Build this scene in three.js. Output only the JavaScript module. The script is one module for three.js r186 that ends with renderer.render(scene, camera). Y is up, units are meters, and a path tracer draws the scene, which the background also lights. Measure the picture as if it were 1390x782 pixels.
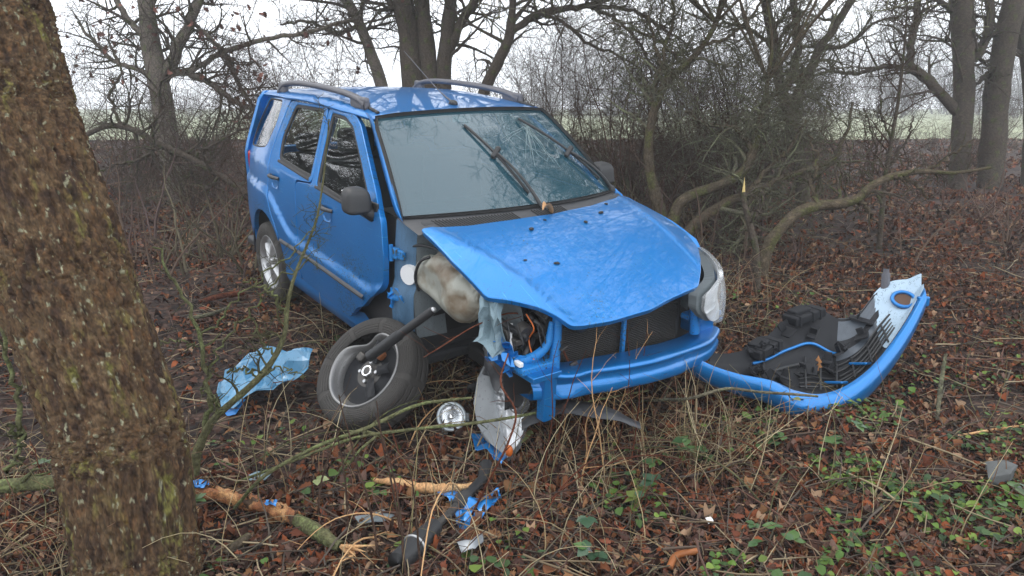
import * as THREE from 'three';
import { mergeGeometries, mergeVertices } from 'three/addons/utils/BufferGeometryUtils.js';
import { RoundedBoxGeometry } from 'three/addons/geometries/RoundedBoxGeometry.js';

// ---------------------------------------------------------------- camera, sky, sun, exposure
const scene = new THREE.Scene();
const camera = new THREE.PerspectiveCamera(42.71, 1024 / 576, 0.05, 900);
camera.position.set(0, 1.6, 0);
camera.rotation.order = 'YXZ';
camera.rotation.x = THREE.MathUtils.degToRad(-14);

const renderer = new THREE.WebGLRenderer({ antialias: true });
renderer.toneMapping = THREE.LinearToneMapping;
renderer.toneMappingExposure = 1.26;
renderer.shadowMap.enabled = true;

function overcastSky() {                       // an even overcast: brighter overhead, a little dimmer at the horizon
  const w = 64, h = 64, d = new Float32Array(w * h * 4);
  for (let j = 0; j < h; j++) {
    const el = Math.abs((j + 0.5) / h - 0.5) * Math.PI, up = j >= h / 2;
    const b = up ? 1.85 * (1 + 0.06 * Math.sin(el)) : 1.85;
    for (let i = 0; i < w; i++) {
      const k = (j * w + i) * 4;
      d[k] = b * 0.955; d[k + 1] = b * 0.985; d[k + 2] = b * 1.03; d[k + 3] = 1;
    }
  }
  const t = new THREE.DataTexture(d, w, h, THREE.RGBAFormat, THREE.FloatType);
  t.mapping = THREE.EquirectangularReflectionMapping;
  t.magFilter = t.minFilter = THREE.LinearFilter;
  t.needsUpdate = true;
  return t;
}
const skyTexture = overcastSky();
scene.background = skyTexture;
scene.environment = skyTexture;
scene.fog = new THREE.FogExp2(new THREE.Color(0.90, 0.93, 0.97), 0.0038);

const sun = new THREE.DirectionalLight(0xfff6ea, 0.7);
sun.position.set(-9, 22, -14);
sun.target.position.set(0, 0, -6);
sun.castShadow = true;
sun.shadow.radius = 40;
sun.shadow.mapSize.set(2048, 2048);
Object.assign(sun.shadow.camera, { left: -25, right: 25, top: 25, bottom: -25, near: 1, far: 80 });
scene.add(sun, sun.target);

// ---------------------------------------------------------------- helpers
function rng(seed) {
  let a = seed >>> 0;
  return () => {
    a = (a + 0x6D2B79F5) | 0;
    let t = Math.imul(a ^ (a >>> 15), 1 | a);
    t = (t + Math.imul(t ^ (t >>> 7), 61 | t)) ^ t;
    return ((t ^ (t >>> 14)) >>> 0) / 4294967296;
  };
}
const V = (x, y, z) => new THREE.Vector3(x, y, z);
const lerp = (a, b, t) => a + (b - a) * t;
const clamp = (x, a = 0, b = 1) => Math.min(b, Math.max(a, x));
const ss = (a, b, x) => { const t = clamp((x - a) / (b - a)); return t * t * (3 - 2 * t); };
const lin = (r, g, b) => new THREE.Color().setRGB(r, g, b);

// value noise
const hashTable = (() => { const r = rng(77), t = new Float32Array(4096); for (let i = 0; i < 4096; i++) t[i] = r(); return t; })();
const h3 = (x, y, z) => hashTable[((x * 73856093) ^ (y * 19349663) ^ (z * 83492791)) & 4095];
function noise(x, y = 0, z = 0) {              // -1 .. 1
  const xi = Math.floor(x), yi = Math.floor(y), zi = Math.floor(z);
  const s = t => t * t * (3 - 2 * t), u = s(x - xi), v = s(y - yi), w = s(z - zi);
  const q = (k) => lerp(lerp(h3(xi, yi, zi + k), h3(xi + 1, yi, zi + k), u), lerp(h3(xi, yi + 1, zi + k), h3(xi + 1, yi + 1, zi + k), u), v);
  return lerp(q(0), q(1), w) * 2 - 1;
}
const fbm = (x, y, z, o = 4) => { let s = 0, a = 0.5, f = 1; for (let i = 0; i < o; i++) { s += a * noise(x * f, y * f, z * f + i * 7.3); a *= 0.5; f *= 2.03; } return s; };

// names, labels
const taken = {};
function numbered(n) { if (!(n in taken)) { taken[n] = 0; return n; } taken[n]++; return n + '_' + String(taken[n]).padStart(3, '0'); }
function tag(o, label, category, group, kind) {
  o.userData.label = label;
  if (category) o.userData.category = category;
  if (group) o.userData.group = group;
  if (kind) o.userData.kind = kind;
  return o;
}
function thing(name, label, category, group) { const o = new THREE.Group(); o.name = numbered(name); scene.add(o); return tag(o, label, category, group); }
function mesh(name, g, m, parent) {            // a named mesh; top-level when there is no parent
  const o = new THREE.Mesh(g, m);
  o.castShadow = o.receiveShadow = true;
  o.name = parent ? name : numbered(name);
  (parent || scene).add(o);
  return o;
}
function kindOf(o, kind) { o.userData.kind = kind; return o; }

// geometry
function build(pos, idx, nor, uv) {
  const g = new THREE.BufferGeometry();
  g.setAttribute('position', new THREE.Float32BufferAttribute(pos, 3));
  if (uv) g.setAttribute('uv', new THREE.Float32BufferAttribute(uv, 2));
  if (idx) g.setIndex(idx);
  if (nor) g.setAttribute('normal', new THREE.Float32BufferAttribute(nor, 3)); else g.computeVertexNormals();
  return g;
}
function withUv(g) {                           // box-projected uv in metres for shapes that have none worth keeping
  const p = g.attributes.position, n = g.attributes.normal, uv = new Float32Array(p.count * 2);
  for (let i = 0; i < p.count; i++) {
    const ax = Math.abs(n.getX(i)), ay = Math.abs(n.getY(i)), az = Math.abs(n.getZ(i));
    if (ay >= ax && ay >= az) { uv[2 * i] = p.getX(i); uv[2 * i + 1] = p.getZ(i); }
    else if (ax >= az) { uv[2 * i] = p.getZ(i); uv[2 * i + 1] = p.getY(i); }
    else { uv[2 * i] = p.getX(i); uv[2 * i + 1] = p.getY(i); }
  }
  g.setAttribute('uv', new THREE.BufferAttribute(uv, 2));
  return g;
}
function merge(list) {
  const l = list.map(g => { let k = g.index ? g.toNonIndexed() : g; for (const a of Object.keys(k.attributes)) if (!['position', 'normal', 'uv'].includes(a)) k.deleteAttribute(a); if (!k.attributes.uv) withUv(k); return k; });
  return mergeGeometries(l);
}
const box = (w, h, d, x = 0, y = 0, z = 0, r = 0.01) => withUv(new RoundedBoxGeometry(w, h, d, 2, Math.min(r, w / 2.1, h / 2.1, d / 2.1)).translate(x, y, z));
function grid(nu, nv, f, closeU = false) {     // f(u, v) -> Vector3, u, v in 0..1
  const pos = [], uv = [], idx = [];
  for (let j = 0; j <= nv; j++) for (let i = 0; i <= nu; i++) { const p = f(i / nu, j / nv); pos.push(p.x, p.y, p.z); uv.push(i / nu, j / nv); }
  for (let j = 0; j < nv; j++) for (let i = 0; i < nu; i++) { const a = j * (nu + 1) + i, b = a + 1, c = a + nu + 1, d = c + 1; idx.push(a, b, d, a, d, c); }
  const g = build(pos, idx, null, uv);
  if (closeU) {                                // one smooth normal over the seam
    const n = g.attributes.normal;
    for (let j = 0; j <= nv; j++) {
      const a = j * (nu + 1), b = a + nu, x = n.getX(a) + n.getX(b), y = n.getY(a) + n.getY(b), z = n.getZ(a) + n.getZ(b), l = Math.hypot(x, y, z) || 1;
      n.setXYZ(a, x / l, y / l, z / l); n.setXYZ(b, x / l, y / l, z / l);
    }
  }
  return g;
}
function slab(nu, nv, f, th) {                 // a sheet with thickness: f is the front, the back lies th behind it
  const a = grid(nu, nv, f), n = a.attributes.normal, p = a.attributes.position, row = nu + 1;
  const back = a.clone();
  for (let i = 0; i < p.count; i++) back.attributes.position.setXYZ(i, p.getX(i) - n.getX(i) * th, p.getY(i) - n.getY(i) * th, p.getZ(i) - n.getZ(i) * th);
  back.index.array.reverse(); for (let i = 0; i < n.count * 3; i++) back.attributes.normal.array[i] *= -1;
  const rim = [];
  for (let i = 0; i <= nu; i++) rim.push(i);
  for (let j = 1; j <= nv; j++) rim.push(j * row + nu);
  for (let i = nu - 1; i >= 0; i--) rim.push(nv * row + i);
  for (let j = nv - 1; j >= 0; j--) rim.push(j * row);
  const pos = [], uv = [], idx = [];
  rim.forEach((k) => { for (const q of [p, back.attributes.position]) pos.push(q.getX(k), q.getY(k), q.getZ(k)); uv.push(0, 0, 0, 0.02); });
  for (let i = 0; i < rim.length - 1; i++) idx.push(2 * i, 2 * i + 1, 2 * i + 3, 2 * i, 2 * i + 3, 2 * i + 2);
  return merge([a, back, build(pos, idx, null, uv)]);
}
// tapered tube along points with a radius at each; frames carried along
function tube(pts, rad, sides = 5, { caps = true, wob = 0, seed = 1, vScale = 1 } = {}) {
  const n = pts.length, pos = [], nor = [], uv = [], idx = [];
  let T = pts[1].clone().sub(pts[0]).normalize();
  let N = Math.abs(T.y) > 0.9 ? V(1, 0, 0) : V(0, 1, 0);
  N.sub(T.clone().multiplyScalar(N.dot(T))).normalize();
  let len = 0;
  for (let i = 0; i < n; i++) {
    const t = (i === 0 ? pts[1].clone().sub(pts[0]) : i === n - 1 ? pts[i].clone().sub(pts[i - 1]) : pts[i + 1].clone().sub(pts[i - 1])).normalize();
    N.sub(t.clone().multiplyScalar(N.dot(t))).normalize();
    const B = t.clone().cross(N);
    if (i) len += pts[i].distanceTo(pts[i - 1]);
    for (let k = 0; k <= sides; k++) {
      const a = k / sides * Math.PI * 2, c = Math.cos(a), s = Math.sin(a);
      let r = rad[i];
      if (wob) r *= 1 + wob * noise(c * 1.7 + seed * 3.1, s * 1.7 + seed, len / Math.max(rad[0], 0.01) * 0.6);
      const x = N.x * c + B.x * s, y = N.y * c + B.y * s, z = N.z * c + B.z * s;
      pos.push(pts[i].x + x * r, pts[i].y + y * r, pts[i].z + z * r); nor.push(x, y, z);
      uv.push(k / sides * Math.max(0.05, 6.283 * rad[0]), len * vScale);
    }
  }
  const row = sides + 1;
  for (let i = 0; i < n - 1; i++) for (let k = 0; k < sides; k++) { const a = i * row + k, b = a + 1, c = a + row, d = c + 1; idx.push(a, b, d, a, d, c); }
  if (caps) for (const e of [0, n - 1]) { if (rad[e] > 0.004) { const c0 = e * row; for (let k = 1; k < sides - 1; k++) e ? idx.push(c0, c0 + k, c0 + k + 1) : idx.push(c0, c0 + k + 1, c0 + k); } }
  return build(pos, idx, nor, uv);
}
function curve(list, n = 24) {                 // smooth points through [x, y, z, r] rows -> { pts, rad }
  const c = new THREE.CatmullRomCurve3(list.map(p => V(p[0], p[1], p[2])), false, 'centripetal');
  const pts = c.getPoints(n), m = list.length - 1;
  const rad = pts.map((_, i) => { const t = i / n * m, k = Math.min(m - 1, Math.floor(t)); return lerp(list[k][3] ?? 0.01, list[k + 1][3] ?? 0.01, t - k); });
  return { pts, rad };
}
function rod(list, r, n = 16, sides = 6) { const c = curve(list.map(p => [p[0], p[1], p[2], p[3] ?? r]), n); return tube(c.pts, c.rad, sides); }
function lathe(profile, n = 32) { return new THREE.LatheGeometry(profile.map(p => new THREE.Vector2(p[0], p[1])), n); }
function mirrorZ(g) {
  const k = g.clone(), p = k.attributes.position, n = k.attributes.normal;
  for (let i = 0; i < p.count; i++) { p.setZ(i, -p.getZ(i)); n.setZ(i, -n.getZ(i)); }
  if (k.index) { const a = k.index.array; for (let i = 0; i < a.length; i += 3) { const t = a[i]; a[i] = a[i + 1]; a[i + 1] = t; } }
  else for (const at of Object.values(k.attributes)) { const s = at.itemSize, a = at.array; for (let i = 0; i < at.count; i += 3) for (let c = 0; c < s; c++) { const t = a[i * s + c]; a[i * s + c] = a[(i + 1) * s + c]; a[(i + 1) * s + c] = t; } }
  return k;
}
// 2-D outlines
function rounded(pts, r, n = 4) {
  const out = [], m = pts.length;
  for (let i = 0; i < m; i++) {
    const p = pts[i], a = pts[(i + m - 1) % m], b = pts[(i + 1) % m];
    const la = Math.hypot(a[0] - p[0], a[1] - p[1]), lb = Math.hypot(b[0] - p[0], b[1] - p[1]);
    const ra = Math.min(r, la * 0.45), rb = Math.min(r, lb * 0.45);
    const A = [p[0] + (a[0] - p[0]) / la * ra, p[1] + (a[1] - p[1]) / la * ra], B = [p[0] + (b[0] - p[0]) / lb * rb, p[1] + (b[1] - p[1]) / lb * rb];
    for (let k = 0; k <= n; k++) { const t = k / n, u = 1 - t; out.push([u * u * A[0] + 2 * u * t * p[0] + t * t * B[0], u * u * A[1] + 2 * u * t * p[1] + t * t * B[1]]); }
  }
  return out;
}
function area2(p) { let s = 0; for (let i = 0; i < p.length; i++) { const a = p[i], b = p[(i + 1) % p.length]; s += a[0] * b[1] - b[0] * a[1]; } return s / 2; }
function inset(pts, d) {                       // moves an outline inwards by d
  const s = area2(pts) > 0 ? 1 : -1, m = pts.length;
  return pts.map((p, i) => {
    const a = pts[(i + m - 1) % m], b = pts[(i + 1) % m];
    let tx = b[0] - a[0], ty = b[1] - a[1]; const l = Math.hypot(tx, ty) || 1;
    return [p[0] - ty / l * d * s, p[1] + tx / l * d * s];
  });
}
// a panel: outline and holes in a plane (metres), carried onto a surface, its rim turned inwards by `thick`
function panel(outline, holes, map, { h = 0.06, thick = 0.014, flip = false, bevel = 0.004 } = {}) {
  const resample = (pts) => { const o = []; pts.forEach((p, i) => { const q = pts[(i + 1) % pts.length], k = Math.max(1, Math.ceil(Math.hypot(q[0] - p[0], q[1] - p[1]) / h)); for (let j = 0; j < k; j++) o.push([lerp(p[0], q[0], j / k), lerp(p[1], q[1], j / k)]); }); return o; };
  const outer = resample(outline), hs = holes.map(resample);
  const inner = bevel ? inset(outer, bevel) : outer, ih = bevel ? hs.map(x => inset(x, -bevel)) : hs;
  const pts = [...inner, ...ih.flat()].map(p => [p[0], p[1]]);
  let tris = THREE.ShapeUtils.triangulateShape(inner.map(p => new THREE.Vector2(p[0], p[1])), ih.map(x => x.map(p => new THREE.Vector2(p[0], p[1]))));
  const H = h * 1.3;
  for (let pass = 0; pass < 12; pass++) {
    const mid = new Map(); let any = false;
    const m = (a, b) => {
      if (Math.hypot(pts[a][0] - pts[b][0], pts[a][1] - pts[b][1]) <= H) return -1;
      const k = a < b ? a * 1e6 + b : b * 1e6 + a;
      if (!mid.has(k)) { mid.set(k, pts.length); pts.push([(pts[a][0] + pts[b][0]) / 2, (pts[a][1] + pts[b][1]) / 2]); }
      any = true; return mid.get(k);
    };
    const out = [];
    for (const [a, b, c] of tris) {
      const x = m(a, b), y = m(b, c), z = m(c, a), k = (x >= 0) + (y >= 0) + (z >= 0);
      if (k === 0) out.push([a, b, c]);
      else if (k === 3) out.push([a, x, z], [x, b, y], [z, y, c], [x, y, z]);
      else if (k === 1) { if (x >= 0) out.push([a, x, c], [x, b, c]); else if (y >= 0) out.push([a, b, y], [a, y, c]); else out.push([a, b, z], [z, b, c]); }
      else if (x < 0) out.push([a, b, y], [a, y, z], [z, y, c]);
      else if (y < 0) out.push([a, x, z], [x, b, c], [x, c, z]);
      else out.push([a, x, c], [x, b, y], [x, y, c]);
    }
    tris = out; if (!any) break;
  }
  const e = 0.0015, P = (p) => map(p[0], p[1]);
  const nrm = (p) => { const c = P([p[0] + e, p[1]]).sub(P([p[0] - e, p[1]])), d = P([p[0], p[1] + e]).sub(P([p[0], p[1] - e])), n = c.cross(d).normalize(); return flip ? n.negate() : n; };
  const pos = [], nor = [], uv = [], idx = [];
  const add = (p, w, n, q) => { pos.push(w.x, w.y, w.z); nor.push(n.x, n.y, n.z); uv.push(q[0], q[1]); return pos.length / 3 - 1; };
  for (const p of pts) add(p, P(p), nrm(p), p);
  const sgn = area2(inner) > 0;
  for (const t of tris) {
    const [a, b, c] = t, ar = (pts[b][0] - pts[a][0]) * (pts[c][1] - pts[a][1]) - (pts[c][0] - pts[a][0]) * (pts[b][1] - pts[a][1]);
    ((ar > 0) !== flip) ? idx.push(a, b, c) : idx.push(a, c, b);
  }
  const rim = (inn, out, hole) => {            // the rounded edge and the turned-in flange
    const m = inn.length, s = ((area2(out) > 0) !== flip) !== hole, rows = [[], [], [], []];
    for (let i = 0; i <= m; i++) {
      const p = inn[i % m], q = out[i % m], n = nrm(p), a = P(p), b = P(q);
      const o = b.clone().sub(a); const dir = (o.lengthSq() > 1e-12 ? o.clone().normalize() : n.clone());
      const b1 = b.clone().addScaledVector(n, -bevel * 0.8), b2 = b1.clone().addScaledVector(n, -thick);
      rows[0].push(add(p, a, n, p)); rows[1].push(add(q, b1, dir.clone().addScaledVector(n, 0.6).normalize(), q));
      rows[2].push(add(q, b1, dir, q)); rows[3].push(add(q, b2, dir, q));
    }
    for (const [A, B] of [[rows[0], rows[1]], [rows[2], rows[3]]]) for (let i = 0; i < m; i++) s ? idx.push(A[i], B[i], B[i + 1], A[i], B[i + 1], A[i + 1]) : idx.push(A[i], B[i + 1], B[i], A[i], A[i + 1], B[i + 1]);
  };
  rim(inner, outer, false);
  hs.forEach((x, i) => rim(ih[i], x, true));
  return build(pos, idx, nor, uv);
}
// textures: colour from f(u, v) -> [r, g, b] sRGB 0..255, repeating every 1 / repeat metres
function texture(size, f, { repeat = 1, color = true, height = size } = {}) {
  const d = new Uint8Array(size * height * 4);
  for (let j = 0; j < height; j++) for (let i = 0; i < size; i++) { const c = f(i / size, j / height), k = (j * size + i) * 4; d[k] = c[0]; d[k + 1] = c[1]; d[k + 2] = c[2]; d[k + 3] = 255; }
  const t = new THREE.DataTexture(d, size, height, THREE.RGBAFormat);
  t.wrapS = t.wrapT = THREE.RepeatWrapping; t.magFilter = THREE.LinearFilter; t.minFilter = THREE.LinearMipmapLinearFilter; t.generateMipmaps = true;
  if (color) t.colorSpace = THREE.SRGBColorSpace;
  t.repeat.set(repeat, repeat); t.needsUpdate = true;
  return t;
}
// noise that tiles over 0..1 with `n` cells
function tileNoise(u, v, n, s = 0) {
  const x = u * n, y = v * n, xi = Math.floor(x), yi = Math.floor(y), q = t => t * t * (3 - 2 * t), a = q(x - xi), b = q(y - yi);
  const H = (i, j) => h3(((i % n) + n) % n + s * 31, ((j % n) + n) % n + s * 17, s + 5);
  return lerp(lerp(H(xi, yi), H(xi + 1, yi), a), lerp(H(xi, yi + 1), H(xi + 1, yi + 1), a), b);
}
const tileFbm = (u, v, n, s = 0, o = 4) => { let r = 0, a = 0.5; for (let i = 0; i < o; i++) { r += a * tileNoise(u, v, n << i, s + i); a *= 0.5; } return r; };   // 0 .. ~0.94
// the lie of the land
function ground(x, z) {
  const d = -z, nr = ss(45, 15, Math.hypot(x, z));
  return nr * (0.022 * noise(x * 2.3, z * 2.3, 1) + 0.012 * noise(x * 9, z * 9, 2)) + 0.19 * ss(3.6, 5.6, d) + 0.03 * Math.sin(1.7 * x + 0.5) * Math.cos(1.3 * z) + 0.015 * Math.sin(4.1 * x + 1.2 * z);
}
{
  const xs = [], zs = [];
  for (let i = 0; i <= 220; i++) { const t = i / 220 * 2 - 1; xs.push(Math.sign(t) * (Math.abs(t) * 9 + 200 * Math.abs(t) ** 6)); }
  for (let i = 0; i <= 220; i++) { const t = i / 220; zs.push(3 - 14 * t - 230 * t ** 6); }
  const pos = [], uv = [], idx = [];
  for (const z of zs) for (const x of xs) { pos.push(x, ground(x, z), z); uv.push(x, z); }
  const n = xs.length;
  for (let j = 0; j < zs.length - 1; j++) for (let i = 0; i < n - 1; i++) { const a = j * n + i; idx.push(a, a + 1, a + n + 1, a, a + n + 1, a + n); }
  const soil = texture(512, (u, v) => { const a = tileFbm(u, v, 6, 40), b = tileFbm(u, v, 40, 41), c = tileNoise(u, v, 130, 43); const k = 0.6 + 0.6 * a + 0.5 * (b - 0.4), t = clamp((b - 0.35) * 3); return [clamp(k * lerp(36, 68, t) + c * 10, 0, 255), clamp(k * lerp(28, 52, t) + c * 8, 0, 255), clamp(k * lerp(25, 44, t) + c * 8, 0, 255)]; }, { repeat: 0.55 });
  const bump = texture(512, (u, v) => { const k = 255 * clamp(tileFbm(u, v, 30, 44)); return [k, k, k]; }, { repeat: 0.8, color: false });
  kindOf(tag(mesh('ground', build(pos, idx, null, uv), new THREE.MeshPhysicalMaterial({ map: soil, roughness: 0.9, specularIntensity: 0.4, bumpMap: bump, bumpScale: 0.03 })), 'dark damp woodland soil under leaf litter'), 'structure');

  // pasture beyond the trees
  const P = [], U = [], I = [], nx = 60, nz = 24;
  for (let j = 0; j <= nz; j++) for (let i = 0; i <= nx; i++) { const t = i / nx * 2 - 1, k = j / nz, x = 190 * t * (0.35 + 0.65 * Math.abs(t)), z = -(30 + 1.6 * noise(x * 0.3, 2) + 200 * k * k); P.push(x, ground(x, z) + 0.05, z); U.push(x, z); }
  for (let j = 0; j < nz; j++) for (let i = 0; i < nx; i++) { const a = j * (nx + 1) + i; I.push(a, a + 1, a + nx + 2, a, a + nx + 2, a + nx + 1); }
  const turf = texture(256, (u, v) => { const a = tileFbm(u, v, 5, 50), b = tileFbm(u, v, 40, 51); const k = 0.7 + 0.5 * a + 0.3 * (b - 0.4); return [140 * k, 146 * k, 116 * k]; }, { repeat: 0.2 });
  kindOf(tag(mesh('field', build(P, I, null, U), new THREE.MeshStandardMaterial({ map: turf, roughness: 0.95 })), 'pale green pasture in the mist beyond the trees'), 'structure');
}
// ================================================================ THE WRECKED CAR  (x forward, y up, z to the car's own right)
const dirtTex = texture(512, (u, v) => {       // wet grime and specks, matter on the paint
  const n = tileFbm(u, v, 8, 3), sp = tileNoise(u, v, 200, 9), g = tileFbm(u, v, 60, 2);
  const k = 226 + 29 * clamp(n * 1.3); const s = sp > 0.965 ? 0.45 : 1, w = g > 0.66 ? 0.86 : 1;
  return [k * s * w, k * s * w, k * s * w];
}, { repeat: 1.3 });
const wetTex = texture(512, (u, v) => { const n = tileFbm(u, v, 10, 21), d = tileNoise(u, v, 150, 4); const k = clamp(0.18 + 0.35 * n * n + (d > 0.9 ? 0.3 : 0)); return [0, 255 * k, 0]; }, { repeat: 1.1, color: false });
const dropTex = texture(512, (u, v) => { const a = tileNoise(u, v, 128, 30), b = tileNoise(u, v, 64, 31); const k = Math.max(clamp((a - 0.78) * 5), clamp((b - 0.85) * 6)); return [255 * k, 255 * k, 255 * k]; }, { repeat: 1.7, color: false });
const M = {};
const paintTex = (mud, seed) => texture(1024, (u, v) => {      // azure paint with wet grime, mud specks and fine scratches
  const n = tileFbm(u, v, 6, seed), g = tileFbm(u, v, 48, seed + 3), sp = tileNoise(u, v, 340, seed + 5), cl = tileFbm(u, v, 5, seed + 7);
  let c = [0, 116, 190].map(x => x * (0.93 + 0.10 * n));
  const m = clamp((sp - 0.90 + mud * 0.30 * clamp((cl - 0.42) * 4)) * 9) * 0.75 + clamp((g - 0.62) * 5) * clamp((cl - 0.5) * 5) * mud; c = c.map((x, i) => lerp(x, [74, 66, 56][i], clamp(m)));
  const w = (v + 0.02 * tileNoise(u, v, 6, seed + 9)) * 90, s = Math.abs(w - Math.round(w)) < 0.05 && tileNoise(u, v, 14, seed + 11 + Math.round(w) % 5) > 0.80 ? 0.4 : 0; return c.map((x, i) => lerp(x, [150, 180, 205][i], s));
}, { repeat: 0.62 });
M.paint = new THREE.MeshPhysicalMaterial({ color: 0xffffff, map: paintTex(0.25, 210), metalness: 0.5, roughness: 0.4, clearcoat: 0.65, clearcoatRoughness: 0.03, bumpMap: dropTex, bumpScale: 0.0003 });
M.sidePaint = M.paint.clone(); M.sidePaint.map = paintTex(0.75, 230);
M.innerPaint = new THREE.MeshStandardMaterial({ color: 0xffffff, map: paintTex(1, 250), roughness: 0.6 });
M.primer = new THREE.MeshStandardMaterial({ color: lin(0.18, 0.26, 0.30), map: dirtTex, roughness: 0.6 });
M.bareGrey = new THREE.MeshStandardMaterial({ color: lin(0.17, 0.20, 0.215), map: dirtTex, roughness: 0.55, metalness: 0.2 });
M.black = new THREE.MeshStandardMaterial({ color: lin(0.018, 0.019, 0.021), roughness: 0.5 });
M.plastic = new THREE.MeshStandardMaterial({ color: lin(0.045, 0.047, 0.052), map: dirtTex, roughness: 0.42 });
M.rail = new THREE.MeshStandardMaterial({ color: lin(0.10, 0.10, 0.115), map: dirtTex, roughness: 0.5 });
M.rubber = new THREE.MeshStandardMaterial({ color: lin(0.03, 0.03, 0.031), roughness: 0.75 });
M.dark = new THREE.MeshStandardMaterial({ color: lin(0.02, 0.02, 0.021), roughness: 0.8 });
M.fabric = new THREE.MeshStandardMaterial({ color: lin(0.04, 0.042, 0.046), roughness: 0.95 });
M.alloy = new THREE.MeshStandardMaterial({ color: lin(0.48, 0.49, 0.5), metalness: 0.75, roughness: 0.38, map: dirtTex });
M.steel = new THREE.MeshStandardMaterial({ color: lin(0.09, 0.085, 0.08), metalness: 0.6, roughness: 0.5, map: dirtTex });
M.chrome = new THREE.MeshStandardMaterial({ color: lin(0.86, 0.87, 0.88), metalness: 0.95, roughness: 0.16 });
M.glass = new THREE.MeshPhysicalMaterial({ color: lin(0.80, 0.87, 0.86), transmission: 1, thickness: 0, roughness: 0.015, ior: 1.85 });
M.misted = new THREE.MeshPhysicalMaterial({ color: lin(0.055, 0.16, 0.215), transmission: 0.64, thickness: 0, roughness: 0.03, ior: 1.6, clearcoat: 1, clearcoatRoughness: 0.015 });
M.lens = new THREE.MeshPhysicalMaterial({ color: lin(0.92, 0.94, 0.95), transmission: 0.82, thickness: 0, roughness: 0.08, ior: 1.45 });
M.clear = new THREE.MeshPhysicalMaterial({ color: lin(0.95, 0.96, 0.97), transmission: 1, thickness: 0, roughness: 0.04, ior: 1.5 });
M.shell = new THREE.MeshPhysicalMaterial({ color: lin(0.016, 0.017, 0.02), roughness: 0.6, specularIntensity: 0.4 });
M.white = new THREE.MeshStandardMaterial({ color: lin(0.72, 0.73, 0.74), roughness: 0.45 });
const tankTex = texture(256, (u, v) => { const n = tileFbm(u, v, 5, 12), m = tileFbm(u, v, 22, 15); const d = clamp((n - 0.42) * 4) * (0.5 + 0.5 * m); return [lerp(205, 140, d), lerp(205, 118, d), lerp(196, 96, d)]; }, { repeat: 2.2 });
M.tank = new THREE.MeshStandardMaterial({ color: lin(0.52, 0.53, 0.51), map: tankTex, roughness: 0.45 });
M.orange = new THREE.MeshStandardMaterial({ color: lin(0.55, 0.13, 0.02), roughness: 0.35 });
const treadTex = texture(256, (u, v) => { const a = Math.abs(((u * 8) % 1) - 0.5) < 0.09 ? 0 : 1, b = ((v * 30 + Math.abs(u - 0.5) * 6) % 1) < 0.16 ? 0 : 1; const k = 255 * a * b; return [k, k, k]; }, { color: false });
M.tyre = new THREE.MeshStandardMaterial({ color: lin(0.040, 0.037, 0.034), roughness: 0.85, bumpMap: treadTex, bumpScale: 0.006 });

const car = thing('wrecked_car', 'crashed blue hatchback with roof rails, missing its front bumper and one front wing', 'car');
car.position.set(-0.456, 0.125, -4.799);        // nose down and leaning on the corner that lost its wheel
car.quaternion.setFromRotationMatrix(new THREE.Matrix4().makeBasis(V(0.59082, -0.08197, 0.80263), V(0.02451, 0.99619, 0.08369), V(-0.80643, -0.02978, 0.59058)));
// ---- side surface: half width of the body at (x, y)
function ledge(x) { return x > -0.55 ? 0.60 + 0.24 * ss(0.55, 1.15, x) : 0.60 + 0.24 * ss(-0.55, -1.15, x); }
function halfWidth(x, y) {
  let w;
  if (y < 0.62) w = 0.795 - 0.045 * ((0.62 - y) / 0.42) ** 2;
  else if (y < 1.0) w = 0.795 - 0.022 * ((y - 0.62) / 0.38) ** 2;
  else w = 0.773 - 0.36 * (y - 1.0) - 0.10 * (y - 1.0) ** 2;
  if (x < -1.0) w -= 0.10 * ((-x - 1.0) / 0.8) ** 2.2;
  if (x > 1.1) w -= 0.13 * ((x - 1.1) / 0.7) ** 2;
  const l = ledge(x);
  w += 0.020 * ss(l + 0.03, l - 0.035, y) - 0.012;
  return w;
}
const side = (d = 0) => (x, y) => V(x, y, halfWidth(x, y) - d);
// ---- bonnet
function bonnetY(x, z) {
  const t = (x - 0.85), a = Math.abs(z - 0.03), rid = 0.66 - 0.20 * Math.max(0, x - 0.88) / 0.95;
  return 1.035 - 0.06 * t - 0.215 * Math.max(t, 0) ** 2.2 - 0.05 * z * z - 0.26 * Math.max(0, a - rid) - 0.010 * ss(rid + 0.03, rid - 0.03, a) + 0.010
    + 0.0012 * noise(x * 4, z * 4, 3) * ss(1.2, 1.8, x);
}
const bonnetMap = (x, z) => V(x, bonnetY(x, z), z);
// ---- windscreen: z across, t up the slope (0..1)
const SL = 0.83;
function screen(z, b, d = 0) { const t = b / SL; const p = V(0.98 - 0.68 * t - (0.38 - 0.07 * t) * z * z, 1.03 + 0.47 * t + 0.02 * Math.sin(Math.PI * t) - (0.045 + 0.045 * t) * z * z, z); if (d) { p.x += 0.56 * d; p.y += 0.82 * d; } return p; }
// ---- roof
function roofY(x, z) { const a = Math.abs(z); return 1.47 + 0.055 * Math.sin(Math.PI * clamp((0.42 - x) / 2.15)) - 0.06 * z * z - 7 * Math.max(0, a - 0.525) ** 2; }
const roofMap = (x, z) => V(x, roofY(x, z), z);

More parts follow.
